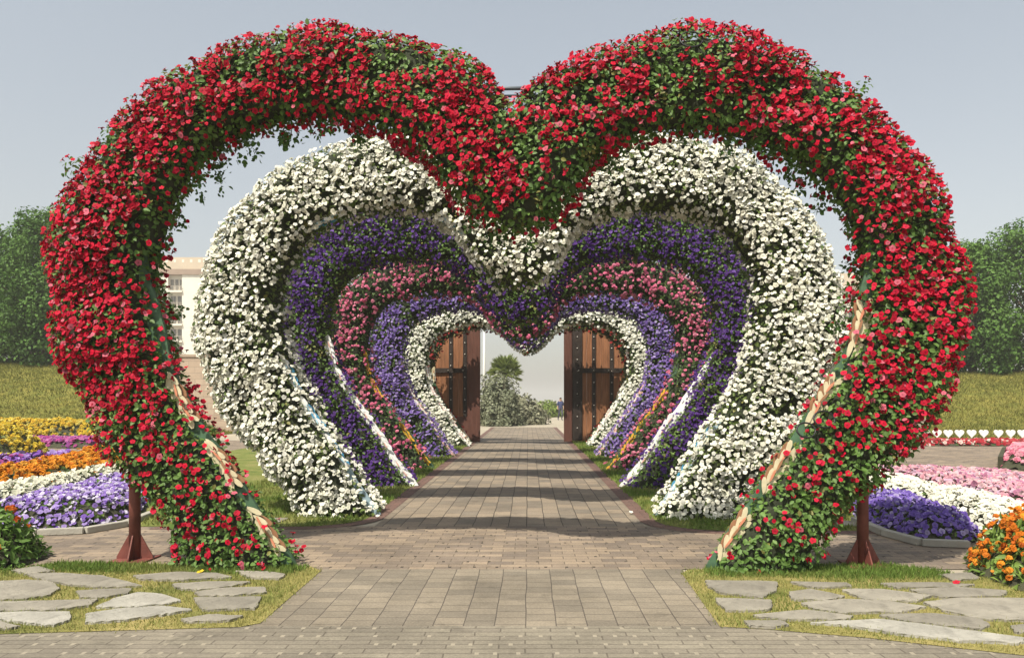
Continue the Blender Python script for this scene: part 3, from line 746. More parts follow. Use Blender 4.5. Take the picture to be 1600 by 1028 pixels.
heart_arch('heart_arch', 'pink heart arch of round flower heads, edged with yellow boards', 17.3, mirror_heart(1.12, 1.0, 1.18), .95, 4,
    dict(dens=150, r=.052, cols=[(.62, .16, .27), (.70, .26, .36), (.50, .10, .20)], prob=[4, 2, 1], eye=.9, lo=.2, gain=2.4, pompom=True),
    380, .07, ((.05, .10, .022), (.10, .17, .04)), dict(mat=M_boardgreen, petals=[P_yel, M_boardgreen, P_rose], w=.025, fill=.8, pitch=.6), simple=True)
heart_arch('heart_arch', 'lilac blue heart arch, third from the wooden gate', 21.0, mirror_heart(1.06, 1.005, 1.1), .95, 5,
    dict(dens=560, r=.036, cols=[(.17, .10, .36), (.23, .155, .43), (.36, .29, .52)], prob=[3, 3, 1.5], eye=.7, lo=.12, gain=2.6),
    300, .08, ((.06, .11, .025), (.12, .19, .045)), dict(mat=P_pink, petals=[P_white, P_pink, P_pink], w=.03, fill=.8, pitch=.6), simple=True, xoff=.08)
heart_arch('heart_arch', 'small looking white flowered heart arch, last but one before the gate', 25.6, mirror_heart(1.05, 1.01, 1.05), .8, 6,
    dict(dens=420, r=.046, cols=[(.76, .75, .66), (.70, .69, .58)], prob=[3, 2], eye=.9, lo=.1, gain=2.6),
    260, .09, ((.06, .11, .025), (.13, .18, .05)), dict(mat=P_white, petals=[P_white, P_pink, P_pink], w=.04, fill=.8, pitch=.6), simple=True, xoff=.16)
heart_arch('heart_arch', 'farthest heart arch, dull red flowers, right in front of the wooden gate', 27.2, mirror_heart(.985, .955, .85), .6, 7,
    dict(dens=170, r=.055, cols=[(.30, .02, .02), (.38, .04, .03), (.22, .02, .02)], prob=[3, 2, 2], eye=.7, lo=.25, gain=2.4),
    260, .09, ((.05, .09, .02), (.10, .14, .035)), dict(mat=M_boardgreen, petals=[P_cream, P_white, P_rose], w=.03, fill=.6, pitch=.8), simple=True, xoff=.18)

# ------------------------------------------------------------------ flower beds
def bed(name, label, poly, h, seed, cols, prob, dens, r, leafcols, leafd, leafsz, edge=.28, pompom=False, long_leaf=False, eye=.6, near=False, cover=None, cat='flower bed', rough=.12):
    rng = np.random.default_rng(seed); P = np.array(poly); lo, hi = P.min(0), P.max(0); cen = (lo+hi)/2
    root = empty(name, (cen[0], cen[1], 0)); tag(root, label, cat)
    poly = [(x-cen[0], y-cen[1]) for x, y in poly]; lo, hi = lo-cen, hi-cen
    def hz(p):
        d = np.clip(edgedist(p, poly)/edge, 0, 1); d = 1-(1-d)**2
        return h*d*(1+rough*2*(vnoise(np.c_[p[:, :2], np.zeros(len(p))], .6, seed)-.5))
    soilk = .6 if long_leaf else .82
    st = max(.07, min((hi-lo))/26)
    nx, ny = int((hi[0]-lo[0])/st)+2, int((hi[1]-lo[1])/st)+2
    gx, gy = np.meshgrid(lo[0]+np.arange(nx)*st, lo[1]+np.arange(ny)*st, indexing='ij'); g = np.c_[gx.ravel(), gy.ravel()]
    ins = inpoly(g, poly); z = np.where(ins, hz(g)*soilk, 0)
    idx = np.arange(nx*ny).reshape(nx, ny); q = np.stack([idx[:-1, :-1], idx[1:, :-1], idx[1:, 1:], idx[:-1, 1:]], -1).reshape(-1, 4)
    q = q[ins[q].sum(1) >= 2]
    used, invq = np.unique(q, return_inverse=True)
    np_mesh('soil', np.c_[g, z+.004][used], invq.reshape(-1, 4), M_soil, root, smooth=True)
    def samp(k):
        p = rng.uniform(lo, hi, (k, 2)); p = p[inpoly(p, poly)]; e = .03
        zz = hz(p); gx_ = (hz(p+(e, 0))-hz(p-(e, 0)))/(2*e); gy_ = (hz(p+(0, e))-hz(p-(0, e)))/(2*e)
        return np.c_[p, zz], unit(np.c_[-gx_, -gy_, np.ones(len(p))])
    A = np.prod(hi-lo)
    p, nn = samp(int(A*leafd)); k = len(p)
    p[:, 2] *= rng.uniform(.55, 1.05, k)
    t = rng.random(k)[:, None]; lc = (np.array(leafcols[0])*(1-t)+np.array(leafcols[1])*t)*rng.uniform(.8, 1.2, (k, 1))
    lf = Cloud(); v_, t_ = (LONG_V, LEAF_T) if long_leaf else ((LEAF_V, LEAF_T) if near else (LEAF2_V, LEAF2_T))
    lf.add(v_, t_, p, frames(nn+rng.normal(0, .5, (k, 3)), rng.normal(0, .8, (k, 3))+nn*(.9 if long_leaf else .4)), leafsz*rng.uniform(.6, 1.3, k), lc)
    o = lf.build('foliage', M_leaf, root); o['kind'] = 'stuff'
    p, nn = samp(int(A*dens*1.5)); k = len(p)
    pk = np.clip((vnoise(p, .35, seed+2)*.7+rng.random(k)*.3-.2)*2.4, .05, 1)
    if cover: pk = pk*cover(np.c_[p[:, :2]+cen, p[:, 2]])
    keep = rng.random(k) < pk; p, nn = p[keep], nn[keep]; k = len(p)
    p[:, 2] += rng.uniform(.0, .07, k)+.01
    ci = rng.choice(len(cols), k, p=np.array(prob)/sum(prob)); col = np.array(cols)[ci]*rng.uniform(.82, 1.18, (k, 1)); sz = r*rng.uniform(.7, 1.25, k)
    fn = unit(nn*.6+np.array([-.1, -.45, .45])+rng.normal(0, .4, (k, 3)))
    kinds = [petunia(0, eye, s) for s in range(3)] if near else [simple_flower(eye, s) for s in range(3)]
    fc = Cloud()
    if pompom:
        for j in range(7):
            d = unit(fn+rng.normal(0, .6, (k, 3))); tv, tt, tc_ = kinds[j % 3]
            fc.add(tv, tt, p+d*sz[:, None]*.7, frames(d, rng.normal(size=(k, 3))), sz*.6, col*rng.uniform(.85, 1.15, (k, 1)), tc_)
    else:
        wh = rng.integers(0, 3, k); fr = frames(fn, rng.normal(size=(k, 3)))
        for j, (tv, tt, tc_) in enumerate(kinds):
            s = wh == j; fc.add(tv, tt, p[s], fr[s], sz[s], col[s], tc_)
    o = fc.build('blossoms', M_petal, root); o['kind'] = 'stuff'
    return root
GLEAF = ((.07, .13, .03), (.15, .23, .05)); DLEAF = ((.045, .085, .02), (.10, .15, .035))
LIL = [(.24, .15, .44), (.33, .24, .52), (.55, .51, .62), (.16, .08, .36)]
WHT = [(.74, .73, .60), (.66, .66, .50)]
W3 = lambda L, z: [wp(x, y, z) for x, y in L]
# left
bed('flower_bed', 'lilac and white petunia bed left of the left rusty post', [wp(-90, 835), wp(40, 832), wp(130, 829), wp(190, 820), wp(215, 812)] + W3([(236, 745), (190, 744), (136, 748), (93, 760), (0, 781), (-90, 800)], .3), .30, 21, LIL, [4, 4, 3.5, 1.5], 760, .029, GLEAF, 520, .065, near=True)
bed('flower_bed', 'cream white flower strip behind the left lilac bed', W3([(-90, 792), (0, 775), (93, 755), (136, 742), (215, 733), (215, 727), (183, 730), (136, 734), (58, 746), (0, 756), (-90, 768)], .32), .34, 22, WHT, [3, 2], 560, .035, GLEAF, 260, .07, edge=.3)
bed('flower_bed', 'orange marigold bed behind the cream strip on the left', W3([(-60, 766), (0, 753), (58, 744), (136, 732), (183, 729), (230, 727), (215, 700), (120, 703), (78, 714), (0, 727), (-60, 735)], .35), .36, 23, [(.68, .27, .02), (.62, .20, .015), (.70, .36, .05)], [4, 2, 2], 95, .058, DLEAF, 220, .09, edge=.5, pompom=True)
bed('flower_bed', 'purple pansy strip behind the left marigold bed', W3([(-60, 733), (0, 725), (78, 712), (125, 702), (130, 697), (60, 708), (0, 715), (-60, 722)], .33), .38, 24, [(.20, .08, .36), (.36, .25, .55), (.33, .06, .22)], [3, 2, 1.5], 150, .07, DLEAF, 130, .10, edge=.5)
bed('flower_bed', 'tall yellow flower mound at the left picture edge', [(-17.5, 19.3), (-14.6, 18.8), (-13.35, 19.6), (-13.6, 21.8), (-15.5, 24), (-18.5, 24)], .75, 25, [(.68, .52, .05), (.62, .42, .04), (.66, .58, .15)], [4, 2, 2], 110, .075, ((.08, .11, .03), (.16, .19, .05)), 150, .12, edge=1.0, pompom=True)
bed('flower_bed', 'long yellow flower border along the foot of the left grass bank', [(-26, 26.8), (-17.5, 27), (-14.8, 27.2), (-14.8, 29.6), (-26, 29.6)], .72, 26, [(.68, .50, .05), (.62, .40, .04), (.66, .56, .15)], [4, 2, 2], 90, .085, ((.08, .11, .03), (.16, .19, .05)), 110, .14, edge=.9, pompom=True)
bed('flower_bed', 'low magenta petunia strip in front of the yellow border', [(-17.2, 24.9), (-13.9, 24.4), (-13.7, 26.4), (-17.4, 26.8)], .22, 27, [(.38, .05, .22), (.48, .16, .36), (.26, .05, .24)], [3, 2, 2], 150, .07, DLEAF, 110, .10)
bed('marigold_bush', 'leafy green bush with few orange flowers at the left picture edge, nearest the lawn', [(-6.0, 6.75), (-5.0, 6.72), (-4.66, 7.0), (-4.72, 7.55), (-5.2, 7.95), (-6.2, 8.0)], .50, 28, [(.62, .16, .02), (.55, .10, .02)], [2, 1], 35, .032, ((.08, .16, .03), (.17, .28, .06)), 1900, .085, edge=.35, pompom=True, long_leaf=True, cat='bush')
# right
bed('flower_bed', 'blue violet petunia bed behind the right rusty post', [wp(1345, 818), wp(1385, 833), wp(1440, 849), wp(1512, 851), wp(1560, 835)] + W3([(1600, 822), (1586, 815), (1517, 796), (1439, 771), (1368, 764), (1330, 768)], .3), .28, 31, [(.14, .085, .36), (.21, .14, .45), (.38, .32, .54)], [3, 3, 1.5], 740, .029, GLEAF, 560, .065, near=True)
bed('flower_bed', 'white flower band running diagonally behind the blue violet bed', W3([(1340, 768), (1368, 763), (1439, 770), (1517, 795), (1586, 815), (1680, 835), (1680, 806), (1600, 789), (1544, 777), (1491, 764), (1439, 751), (1381, 743), (1340, 743)], .3), .33, 32, [(.78, .77, .66), (.72, .71, .58)], [3, 2], 640, .033, GLEAF, 220, .07, edge=.25, near=True)
bed('flower_bed', 'pale pink flower band farthest up the slope of the right beds', W3([(1340, 742), (1381, 742), (1439, 750), (1491, 763), (1544, 776), (1600, 788), (1680, 804), (1680, 752), (1600, 741), (1439, 731), (1381, 728), (1340, 728)], .26), .28, 33, [(.62, .30, .36), (.66, .44, .46), (.50, .20, .32), (.52, .36, .46)], [3, 3, 1.5, 2], 330, .038, DLEAF, 260, .075, edge=.4)
bed('flower_bed', 'small pink bed with dark kerb at the right picture edge', [wp(1562, 731), wp(1680, 742), wp(1680, 716), wp(1600, 712), wp(1568, 714)], .32, 34, [(.66, .30, .36), (.60, .16, .24)], [3, 2], 170, .06, DLEAF, 120, .08, edge=.3)
bed('flower_bed', 'narrow red and white flower strip under the heart fence', [(13.2, 25.7), (26, 25.2), (26, 27.0), (13.2, 27.0)], .12, 35, [(.36, .02, .03), (.42, .06, .07), (.62, .50, .44)], [4, 2, 1.6], 120, .075, DLEAF, 100, .11)
bed('marigold_bush', 'dense orange marigold bush at the right picture edge beside the lawn', [wp(1512, 872), wp(1520, 893), wp(1570, 914), wp(1600, 924), (5.0, 5.9), (6.2, 5.9), (6.6, 7.6), (5.6, 7.9), (4.75, 7.6), (4.3, 7.2)], .46, 36, [(.58, .17, .015), (.64, .26, .025), (.48, .11, .012)], [4, 2, 1], 300, .034, ((.11, .19, .035), (.25, .35, .08)), 1900, .085, edge=.32, pompom=True, long_leaf=True, near=True, cat='bush')
# kerbs round the front beds
for nm, pts in (('left', [wp(-90, 838), wp(60, 836), wp(132, 833), wp(196, 822), wp(238, 806)]), ('right', [wp(1335, 816), wp(1382, 836), wp(1440, 852), wp(1515, 855)])):
    bm = bmesh.new()
    for i in range(len(pts)-1):
        a, b_ = Vector(pts[i]), Vector(pts[i+1]); d = (b_-a).normalized(); q = Vector((d.y, -d.x))*.05
        add_prism(bm, [tuple(a-q), tuple(b_-q-d*.004), tuple(b_+q-d*.004), tuple(a+q)], 0, .07)
    tag(bm_obj('bed_kerb', bm, M_kerb, bevel=.006), f'low pale stone kerb along the front of the {nm} lilac bed' if nm == 'left' else 'low pale stone kerb along the front of the blue violet bed', 'kerb')
bm = bmesh.new(); a, b_ = wp(1559, 731), wp(1566, 713); add_prism(bm, [a, (a[0]+.12, a[1]), (b_[0]+.12, b_[1]), b_], 0, .26); tag(bm_obj('bed_kerb', bm, M_soil, bevel=.01), 'short dark kerb at the end of the small pink bed', 'kerb')

# ------------------------------------------------------------------ heart picket fence
root = empty('heart_fence', (19.5, 27.6, 0)); tag(root, 'row of white heart shaped boards along the foot of the right grass bank', 'fence')
heart = []
for k in range(28):
    t = 2*math.pi*k/28; heart.append((16*math.sin(t)**3/32, (13*math.cos(t)-5*math.cos(2*t)-2*math.cos(3*t)-math.cos(4*t))/32))
M_whitepaint = plain('white_painted_wood', (.78, .77, .73), .5, .06, 3)
def flat_heart(s, th):
    bm = bmesh.new(); f = [bm.verts.new((x*s, -th, z*s)) for x, z in heart]; g = [bm.verts.new((x*s, th, z*s)) for x, z in heart]
    bm.faces.new(f); bm.faces.new(g[::-1]); n = len(f)
    for i in range(n): bm.faces.new((f[i], g[i], g[(i+1) % n], f[(i+1) % n]))
    return bm
hx = [1446, 1464, 1481.5, 1499, 1518, 1537, 1560, 1579, 1597, 1615, 1633]
proto = None
for px in hx:
    x = (px-PX)/F*27.6 - 19.5
    if proto is None: proto = o = bm_obj('heart_board', flat_heart(.33, .025), M_whitepaint, root)
    else: o = proto.copy(); COL.objects.link(o); o.parent = root
    o.location = (x, 0, .34)
bm = bmesh.new(); add_box(bm, -5.4, 0.2, -.018, .018, .02, .11); bm_obj('base_rail', bm, M_whitepaint, root)
bm = bmesh.new(); add_box(bm, -.16, .16, -.16, .16, 0, .8); add_box(bm, -.2, .2, -.2, .2, .8, .86)
tag(bm_obj('gate_pillar', bm, plain('tan_render', (.46, .38, .29), .9, .1, 3), loc=(14.35, 27.9, 0), bevel=.01), 'short tan pillar at the left end of the heart fence', 'pillar')

# ------------------------------------------------------------------ wooden gate leaves behind the last arch
M_plank = plain('oiled_planks', (.26, .115, .055), .55, .35, 3, .3, streak=(6, 6, .5), bscale=12)
M_stile = plain('red_brown_timber', (.115, .048, .034), .6, .25, 3, .2, streak=(6, 6, .6))
M_iron = plain('dark_strap', (.035, .026, .022), .5, .3, 8); M_stud = plain('pale_studs', (.55, .52, .46), .35, .1, 8, metallic=.4)
YG = 28.4; STUD = []
def gate(label, x0, x1, stile, straps, rails, plate, wide=.14):
    root = empty('gate_leaf', ((x0+x1)/2, YG, 0)); tag(root, label, 'gate'); cx = (x0+x1)/2
    bm = bmesh.new(); x = x0; rs = random.Random(3); top = 4.62
    while x < x1-.02:
        wd = min(rs.uniform(.24, .36), x1-x); add_box(bm, x-cx+.004, x+wd-cx-.004, rs.uniform(-.004, .004), .09, .02, top); x += wd
    bm_obj('planks', bm, M_plank, root)
    bm = bmesh.new(); add_box(bm, stile[0]-cx, stile[1]-cx, -.07, .12, .0, top); bm_obj('stile', bm, M_stile, root, bevel=.01)
    def studs(pts, parent):
        for p in pts:
            if not STUD:
                bm = bmesh.new(); bmesh.ops.create_icosphere(bm, subdivisions=2, radius=.024); o = bm_obj('stud', bm, M_stud, parent, smooth=True); STUD.append(o)
            else:
                o = STUD[0].copy(); COL.objects.link(o); o.parent = parent
            o.location = p
    for s0, s1 in straps:
        bm = bmesh.new(); add_box(bm, s0-cx, s1-cx, -.045, -.006, plate if plate else .05, top)
        so = bm_obj('strap', bm, M_iron, root)
        studs([((s0+s1)/2-cx, -.055, z) for z in np.arange(max(plate, .3)+.2, top, .42)], so)
    for r in rails:
        bm = bmesh.new(); add_box(bm, x0-cx, x1-cx, -.075, -.047, r-.09, r+.09); ro = bm_obj('rail', bm, M_iron, root, bevel=.01)
        studs([(x-cx, -.082, r) for x in np.arange(x0+.25, x1, .55)], ro)
    if plate:
        bm = bmesh.new(); add_box(bm, x0-cx, x1-cx, -.04, -.006, .01, plate-.004); bm_obj('kick_board', bm, M_stile, root)
gate('left wooden gate leaf, warm planks with studded dark straps', -4.3, -2.24, (-2.24, -1.77), [(-2.40, -2.26), (-2.92, -2.78), (-3.6, -3.46)], [2.62], .92)
gate('right wooden gate leaf, darker weathered planks with wide studded strap', 1.62, 3.9, (1.33, 1.62), [(1.64, 2.0), (2.36, 2.5), (3.02, 3.16)], [2.62], 0)

# ------------------------------------------------------------------ banks, trees, background
def bank(name, x0, x1, y0, y1, ztop, seed, side):
    nx, ny = 90, 26; X = np.linspace(x0, x1, nx); T = np.linspace(0, 1, ny)
    gx, gt = np.meshgrid(X, T, indexing='ij'); prof = np.clip(gt/.62, 0, 1); prof = prof*prof*(3-2*prof)*.6+prof*.4
    end = np.clip(((gx-x0) if side > 0 else (x1-gx))/5.0, 0, 1); end = end*end*(3-2*end)
    y = y0+(y1-y0)*gt; P = np.stack([gx, y, np.zeros_like(gx)], -1).reshape(-1, 3)
    z = prof.ravel()*end.ravel()*ztop*(1+.12*(vnoise(P, 6, seed)-.5))+(vnoise(P, 1.2, seed+1)-.5)*.18*prof.ravel()
    P[:, 2] = z; idx = np.arange(nx*ny).reshape(nx, ny); q = np.stack([idx[:-1, :-1], idx[1:, :-1], idx[1:, 1:], idx[:-1, 1:]], -1).reshape(-1, 4)
    tag(np_mesh(name, P, q, M_bank, smooth=True), kind='structure')
    rng = np.random.default_rng(seed); k = 120000; f = rng.choice(len(q), k); u, v = rng.random((2, k, 1)); qq = q[f]
    p = (P[qq[:, 0]]*(1-u)+P[qq[:, 1]]*u)*(1-v)+(P[qq[:, 3]]*(1-u)+P[qq[:, 2]]*u)*v
    g = vnoise(p, 2.2, seed+4)*.6+rng.random(k)*.4
    c = np.array([(.10, .125, .025)])*(1-g)[:, None]+np.array([(.28, .24, .06)])*g[:, None]
    up = np.c_[rng.normal(0, .5, k), rng.normal(-.3, .5, k), np.ones(k)]
    cl_ = Cloud(); cl_.add(BLADE_V*np.array([1.1, 1, 1]), BLADE_T, p, frames(up, rng.normal(size=(k, 3))), rng.uniform(.07, .17, k), c*rng.uniform(.7, 1.3, (k, 1)))
    tag(cl_.build('bank_grass', M_grass), kind='stuff')
bank('grass_bank', -46, -13.5, 30, 52, 3.7, 41, -1)
bank('grass_bank', 14.2, 46, 30, 52, 3.0, 42, 1)

def tree(label, x, y, z0, hgt, rad, seed, nclump=60, nleaf=15000, leaf=.20, taper=.55, skirt=-.06, cols=((.04, .10, .016), (.12, .22, .04))):
    rng = np.random.default_rng(seed)
    root = empty('tree', (x, y, z0)); tag(root, label, 'tree', 'trees on the grass banks')
    bm = bmesh.new(); th = hgt*.62
    add_tube(bm, [(0, 0, -.3), (.03, .02, th*.3), (-.05, 0, th*.65), (.04, .03, th)], [hgt*.030, hgt*.024, hgt*.016, hgt*.006], 10)
    cl_c = []
    for i in range(nclump):
        t = ((i+.5)/nclump)**.85; zc = hgt*(skirt+.10+(.86-skirt)*t)
        rr = rad*(1-taper*max(0, (t-.35)/.65)**1.5)*(.72+.28*min(1, t/.2)); a = i*2.399+rng.uniform(-.4, .4); q = math.sqrt(rng.uniform(.25, 1))
        cr_ = rad*rng.uniform(.24, .40)*(1-.35*t)
        c3 = np.array([math.cos(a)*(rr-cr_*.7)*q, math.sin(a)*(rr-cr_*.7)*q, zc]); cl_c.append((c3, cr_))
        if i % 4 == 0:
            s = np.array([0, 0, max(.4, zc*.62)]); mid = s*.5+c3*.5+(0, 0, -.1*hgt*.2)
            add_tube(bm, [tuple(s), tuple(mid), tuple(c3)], [hgt*.011, hgt*.007, hgt*.002], 6)
    bm_obj('trunk', bm, M_bark, root, smooth=True)
    cw = np.array([c[1]**2 for c in cl_c]); cid = rng.choice(len(cl_c), nleaf, p=cw/cw.sum())
    d = unit(rng.normal(size=(nleaf, 3))); cen = np.array([c[0] for c in cl_c])[cid]; cr_ = np.array([c[1] for c in cl_c])[cid]
    wob = .7+.6*vnoise(cen+d*cr_[:, None], rad*.16, seed)
    p = cen+d*(cr_*wob*rng.uniform(.55, 1.08, nleaf))[:, None]*np.array([1, 1, .95]); p[:, 2] = np.maximum(p[:, 2], .05)
    shade = np.array([rng.uniform(0, 1) for _ in cl_c])[cid]*.55+rng.random(nleaf)*.45
    c = np.array(cols[0])*(1-shade)[:, None]+np.array(cols[1])*shade[:, None]
    cl_ = Cloud(); cl_.add(LEAF2_V, LEAF2_T, p, frames(d+np.array([0, 0, .4])+rng.normal(0, .5, (nleaf, 3)), rng.normal(0, .6, (nleaf, 3))+d*.6+(0, 0, -.15)), leaf*rng.uniform(.6, 1.35, nleaf), c*rng.uniform(.75, 1.25, (nleaf, 1)))
    cl_.build('crown', M_tree, root)
    return root
tree('dense dark green tree beside the left edge of the red arch', -27.6, 44, 3.5, 8.9, 3.3, 51, 70, 26000)
tree('dense dark green tree cut by the left picture edge', -31.6, 45.5, 3.6, 8.2, 3.2, 52, 60, 20000)
tree('dark tree showing between the red arch and the larger tree on the right', 25.2, 43.5, 2.6, 8.0, 2.5, 53, 60, 20000, skirt=-.02)
tree('largest dark green tree at the right picture edge', 29.0, 44.5, 2.7, 9.1, 3.5, 54, 75, 26000, skirt=-.02)
tree('low dark tree hiding behind the left red limb', -23.6, 47, 3.4, 6.0, 2.2, 55, 40, 9000)

# ---- brick boundary walls glimpsed between the red and white arches
def brick_mat(name, c1, c2, cm, bw, bh):
    m = paver_mat(name, bw, bh, c1, c2, cm, patch=.1, mortar=.012)
    for n in m.node_tree.nodes:
        if n.type == 'MAPPING': n.inputs['Rotation'].default_value = (R(90), 0, 0)
    return m
M_tanbrick = brick_mat('tan_brick', (.47, .36, .27), (.40, .30, .22), (.34, .27, .21), .6, .28)
bm = bmesh.new()
for k, (xa, xb, zt) in enumerate([(-17.4, -16.35, 3.2), (-16.35, -15.2, 3.55), (-15.2, -10, 3.55)]):
    add_box(bm, xa+.002*k, xb, 36, 36.3, 0, zt)
    add_box(bm, xa+.002*k, xb, 35.95, 36.35, zt+.002, zt+.12)
tag(bm_obj('brick_wall', bm, M_tanbrick), 'tan brick garden wall seen between the left limbs of the red and white arches', 'wall')
bm = bmesh.new(); add_box(bm, 10, 16.2, 36, 36.3, 0, 3.3); add_box(bm, 10, 16.2, 35.95, 36.35, 3.302, 3.42)
tag(bm_obj('brick_wall', bm, M_tanbrick), 'tan brick garden wall seen between the right limbs of the red and white arches', 'wall')
def shrub(label, x, y, z, sx, sz, seed, n, leaf, cols, name='shrub'):
    rng = np.random.default_rng(seed); root = empty(name, (x, y, z)); tag(root, label, 'shrub')
    bm = bmesh.new()
    for k in range(6):
        a = k*1.05; add_tube(bm, [(0, 0, -.02), (sx*.25*math.cos(a), sx*.25*math.sin(a), sz*.4), (sx*.5*math.cos(a), sx*.5*math.sin(a), sz*.75)], [sx*.04, sx*.025, sx*.008], 6)
    bm_obj('stem', bm, M_bark, root)
    d = unit(rng.normal(size=(n, 3))); d[:, 2] = np.abs(d[:, 2]); wob = .62+.6*vnoise(d*3, .8, seed)
    p = d*np.array([sx, sx, sz])*(wob*rng.uniform(.6, 1, n))[:, None]
    t = rng.random(n)[:, None]; c = (np.array(cols[0])*(1-t)+np.array(cols[1])*t)*rng.uniform(.75, 1.25, (n, 1))
    cl_ = Cloud(); cl_.add(LEAF2_V, LEAF2_T, p, frames(d+rng.normal(0, .5, (n, 3)), rng.normal(size=(n, 3))), leaf*rng.uniform(.6, 1.3, n), c)
    cl_.build('crown', M_tree, root)
shrub('small round green bush on top of the tan brick wall', -16.75, 36.7, 2.6, .6, 1.35, 61, 1600, .14, ((.05, .09, .02), (.10, .15, .035)))

# ---- hotel like buildings far behind
M_wall = plain('white_render', (.70, .66, .57), .85, .05, .3); M_cream = plain('cream_parapet', (.52, .43, .32), .85, .06, .4)
M_taupe = plain('taupe_band', (.30, .22, .165), .85, .08, .5); M_glass = plain('dim_window_glass', (.10, .095, .085), .15, .2, .8, spec=.5); M_frame = plain('window_frame', (.40, .35, .28), .6, .05, 2)
def building(label, x0, x1, y, top, bays, seed):
    root = empty('apartment_building', ((x0+x1)/2, y, 0)); tag(root, label, 'building'); cx = (x0+x1)/2; hw = (x1-x0)/2
    zc = top-3.4
    # wall with recessed bays: piers and floor bands
    bm = bmesh.new(); add_box(bm, -hw, hw, .9, 14, 0, zc-.01)
    edges = []
    for (a, b_) in bays: edges.append((a-cx, b_-cx))
    prev = -hw
    for (a, b_) in edges:
        add_box(bm, prev, a, 0, .9, 0, zc-.01); prev = b_
    add_box(bm, prev, hw, 0, .9, 0, zc-.01)
    bm_obj('wall', bm, M_wall, root)
    bm = bmesh.new(); add_box(bm, -hw-.25, hw+.25, -.3, 14.3, zc, zc+1.05); bm_obj('cornice', bm, M_taupe, root)
    bm = bmesh.new(); add_box(bm, -hw, hw, 0, 14, zc+1.052, top)
    x = -hw+.8
    pb = bm_obj('parapet', bm, M_cream, root)
    bm = bmesh.new()
    while x < hw-.5: add_box(bm, x, x+.45, -.03, .0, top-1.0, top-.45); x += 1.6
    bm_obj('vents', bm, M_wall, pb)
    fl_ = 3.25
    for (a, b_) in edges:
        z = zc-.25; k = 0
        while z > 1.5:
            zt = z-.55; zb = z-2.75
            npan = 3 if k == 0 else 2
            bm = bmesh.new(); wdt = (b_-a)/npan
            for j in range(npan):
                xa, xb = a+j*wdt+.12, a+(j+1)*wdt-.12
                add_box(bm, xa, xb, .80, .898, zb, zt)
            fo = bm_obj('window', bm, M_frame, root)
            bm = bmesh.new()
            for j in range(npan):
                xa, xb = a+j*wdt+.22, a+(j+1)*wdt-.22; add_box(bm, xa, (xa+xb)/2-.04, .76, .797, zb+.1, zt-.1); add_box(bm, (xa+xb)/2+.04, xb, .76, .797, zb+.1, zt-.1)
            bm_obj('pane', bm, M_glass, fo)
            bm = bmesh.new(); add_box(bm, a-.15, b_+.15, -.35, .79, zb-.45, zb-.08); so = bm_obj('balcony', bm, M_wall, root)
            bm = bmesh.new()
            add_box(bm, a-.1, b_+.1, -.31, -.26, zb+.75, zb+.82); xx = a-.1
            while xx < b_: add_box(bm, xx, xx+.05, -.31, -.26, zb-.079, zb+.749); xx += .3
            bm_obj('railing', bm, M_frame, so)
            z -= fl_; k += 1
    return root
building('white apartment block left, with cream parapet and balconies above the tan wall', -78, -52, 150, 29.4, [(-76.4, -74.2), (-70.3, -67.6), (-63.6, -60.9), (-57.2, -54.5)], 1)
bR = building('white apartment block right, with rooftop cabin, seen past the right red limb', 46, 78, 150, 26.3, [(49, 51.6), (55.4, 58), (61.3, 64), (68, 70.6)], 2)
bm = bmesh.new(); add_box(bm, -2.6, -.8, 3, 6, 26.3, 27.6); bm_obj('roof_cabin', bm, M_cream, bR)

# ---- beyond the gate: shrubs, palm, lamp post, stroller
shrub('tall grey green shrub beyond the open gate, left side', -1.75, 46, 0, 1.45, 3.3, 62, 7000, .22, ((.15, .17, .10), (.26, .27, .18)))  # leaf greens paled to imitate mist beyond the gate
shrub('broad pale shrub sloping down beside the path beyond the gate', -.35, 49, 0, 1.7, 1.75, 63, 6000, .22, ((.18, .19, .12), (.29, .28, .19)))  # mist painted into the leaf colour here too, paler and greyer
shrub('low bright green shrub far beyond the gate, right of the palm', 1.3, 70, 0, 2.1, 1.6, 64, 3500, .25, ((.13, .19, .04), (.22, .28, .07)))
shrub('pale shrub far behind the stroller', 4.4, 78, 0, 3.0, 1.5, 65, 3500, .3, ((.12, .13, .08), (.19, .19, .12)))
root = empty('palm_tree', (-1.55, 52, 0)); tag(root, 'fan palm rising behind the shrub beyond the open gate', 'palm tree')
bm = bmesh.new(); add_tube(bm, [(0, 0, -.1), (.05, 0, 1.5), (0, 0, 3.2)], [.22, .2, .16], 10); bm_obj('trunk', bm, M_bark, root)
rng = np.random.default_rng(71); fc = Cloud()
for k in range(34):
    a = k*2.399; el = R(-20+105*((k+.5)/34)**.6); d = np.array([math.cos(a)*math.cos(el), math.sin(a)*math.cos(el), math.sin(el)]); ln = rng.uniform(.95, 1.4)
    hub = np.array([0, 0, 3.15])+d*ln*.45
    sidev = np.cross(d, (0, 0, 1)); sidev = sidev/np.linalg.norm(sidev)
    m = 15; ang = np.linspace(-1.25, 1.25, m); dirs = d[None]*np.cos(ang)[:, None]+sidev[None]*np.sin(ang)[:, None]; dirs[:, 2] -= .12
    fc.add(LEAF2_V*np.array([.28, 1, 1]), LEAF2_T, np.repeat(hub[None], m, 0), frames(np.repeat(np.cross(sidev, d)[None], m, 0)+rng.normal(0, .1, (m, 3)), dirs), np.full(m, ln*.75), np.array([(.20, .25, .07)])*rng.uniform(.6, 1.35, (m, 1)))
    fc.add(LEAF2_V*np.array([.06, 1, 1]), LEAF2_T, np.array([[0, 0, 3.15]]), frames(np.cross(sidev, d)[None], d[None]), np.array([ln*.5]), np.array([(.14, .15, .05)]))
fc.build('crown', M_tree, root)
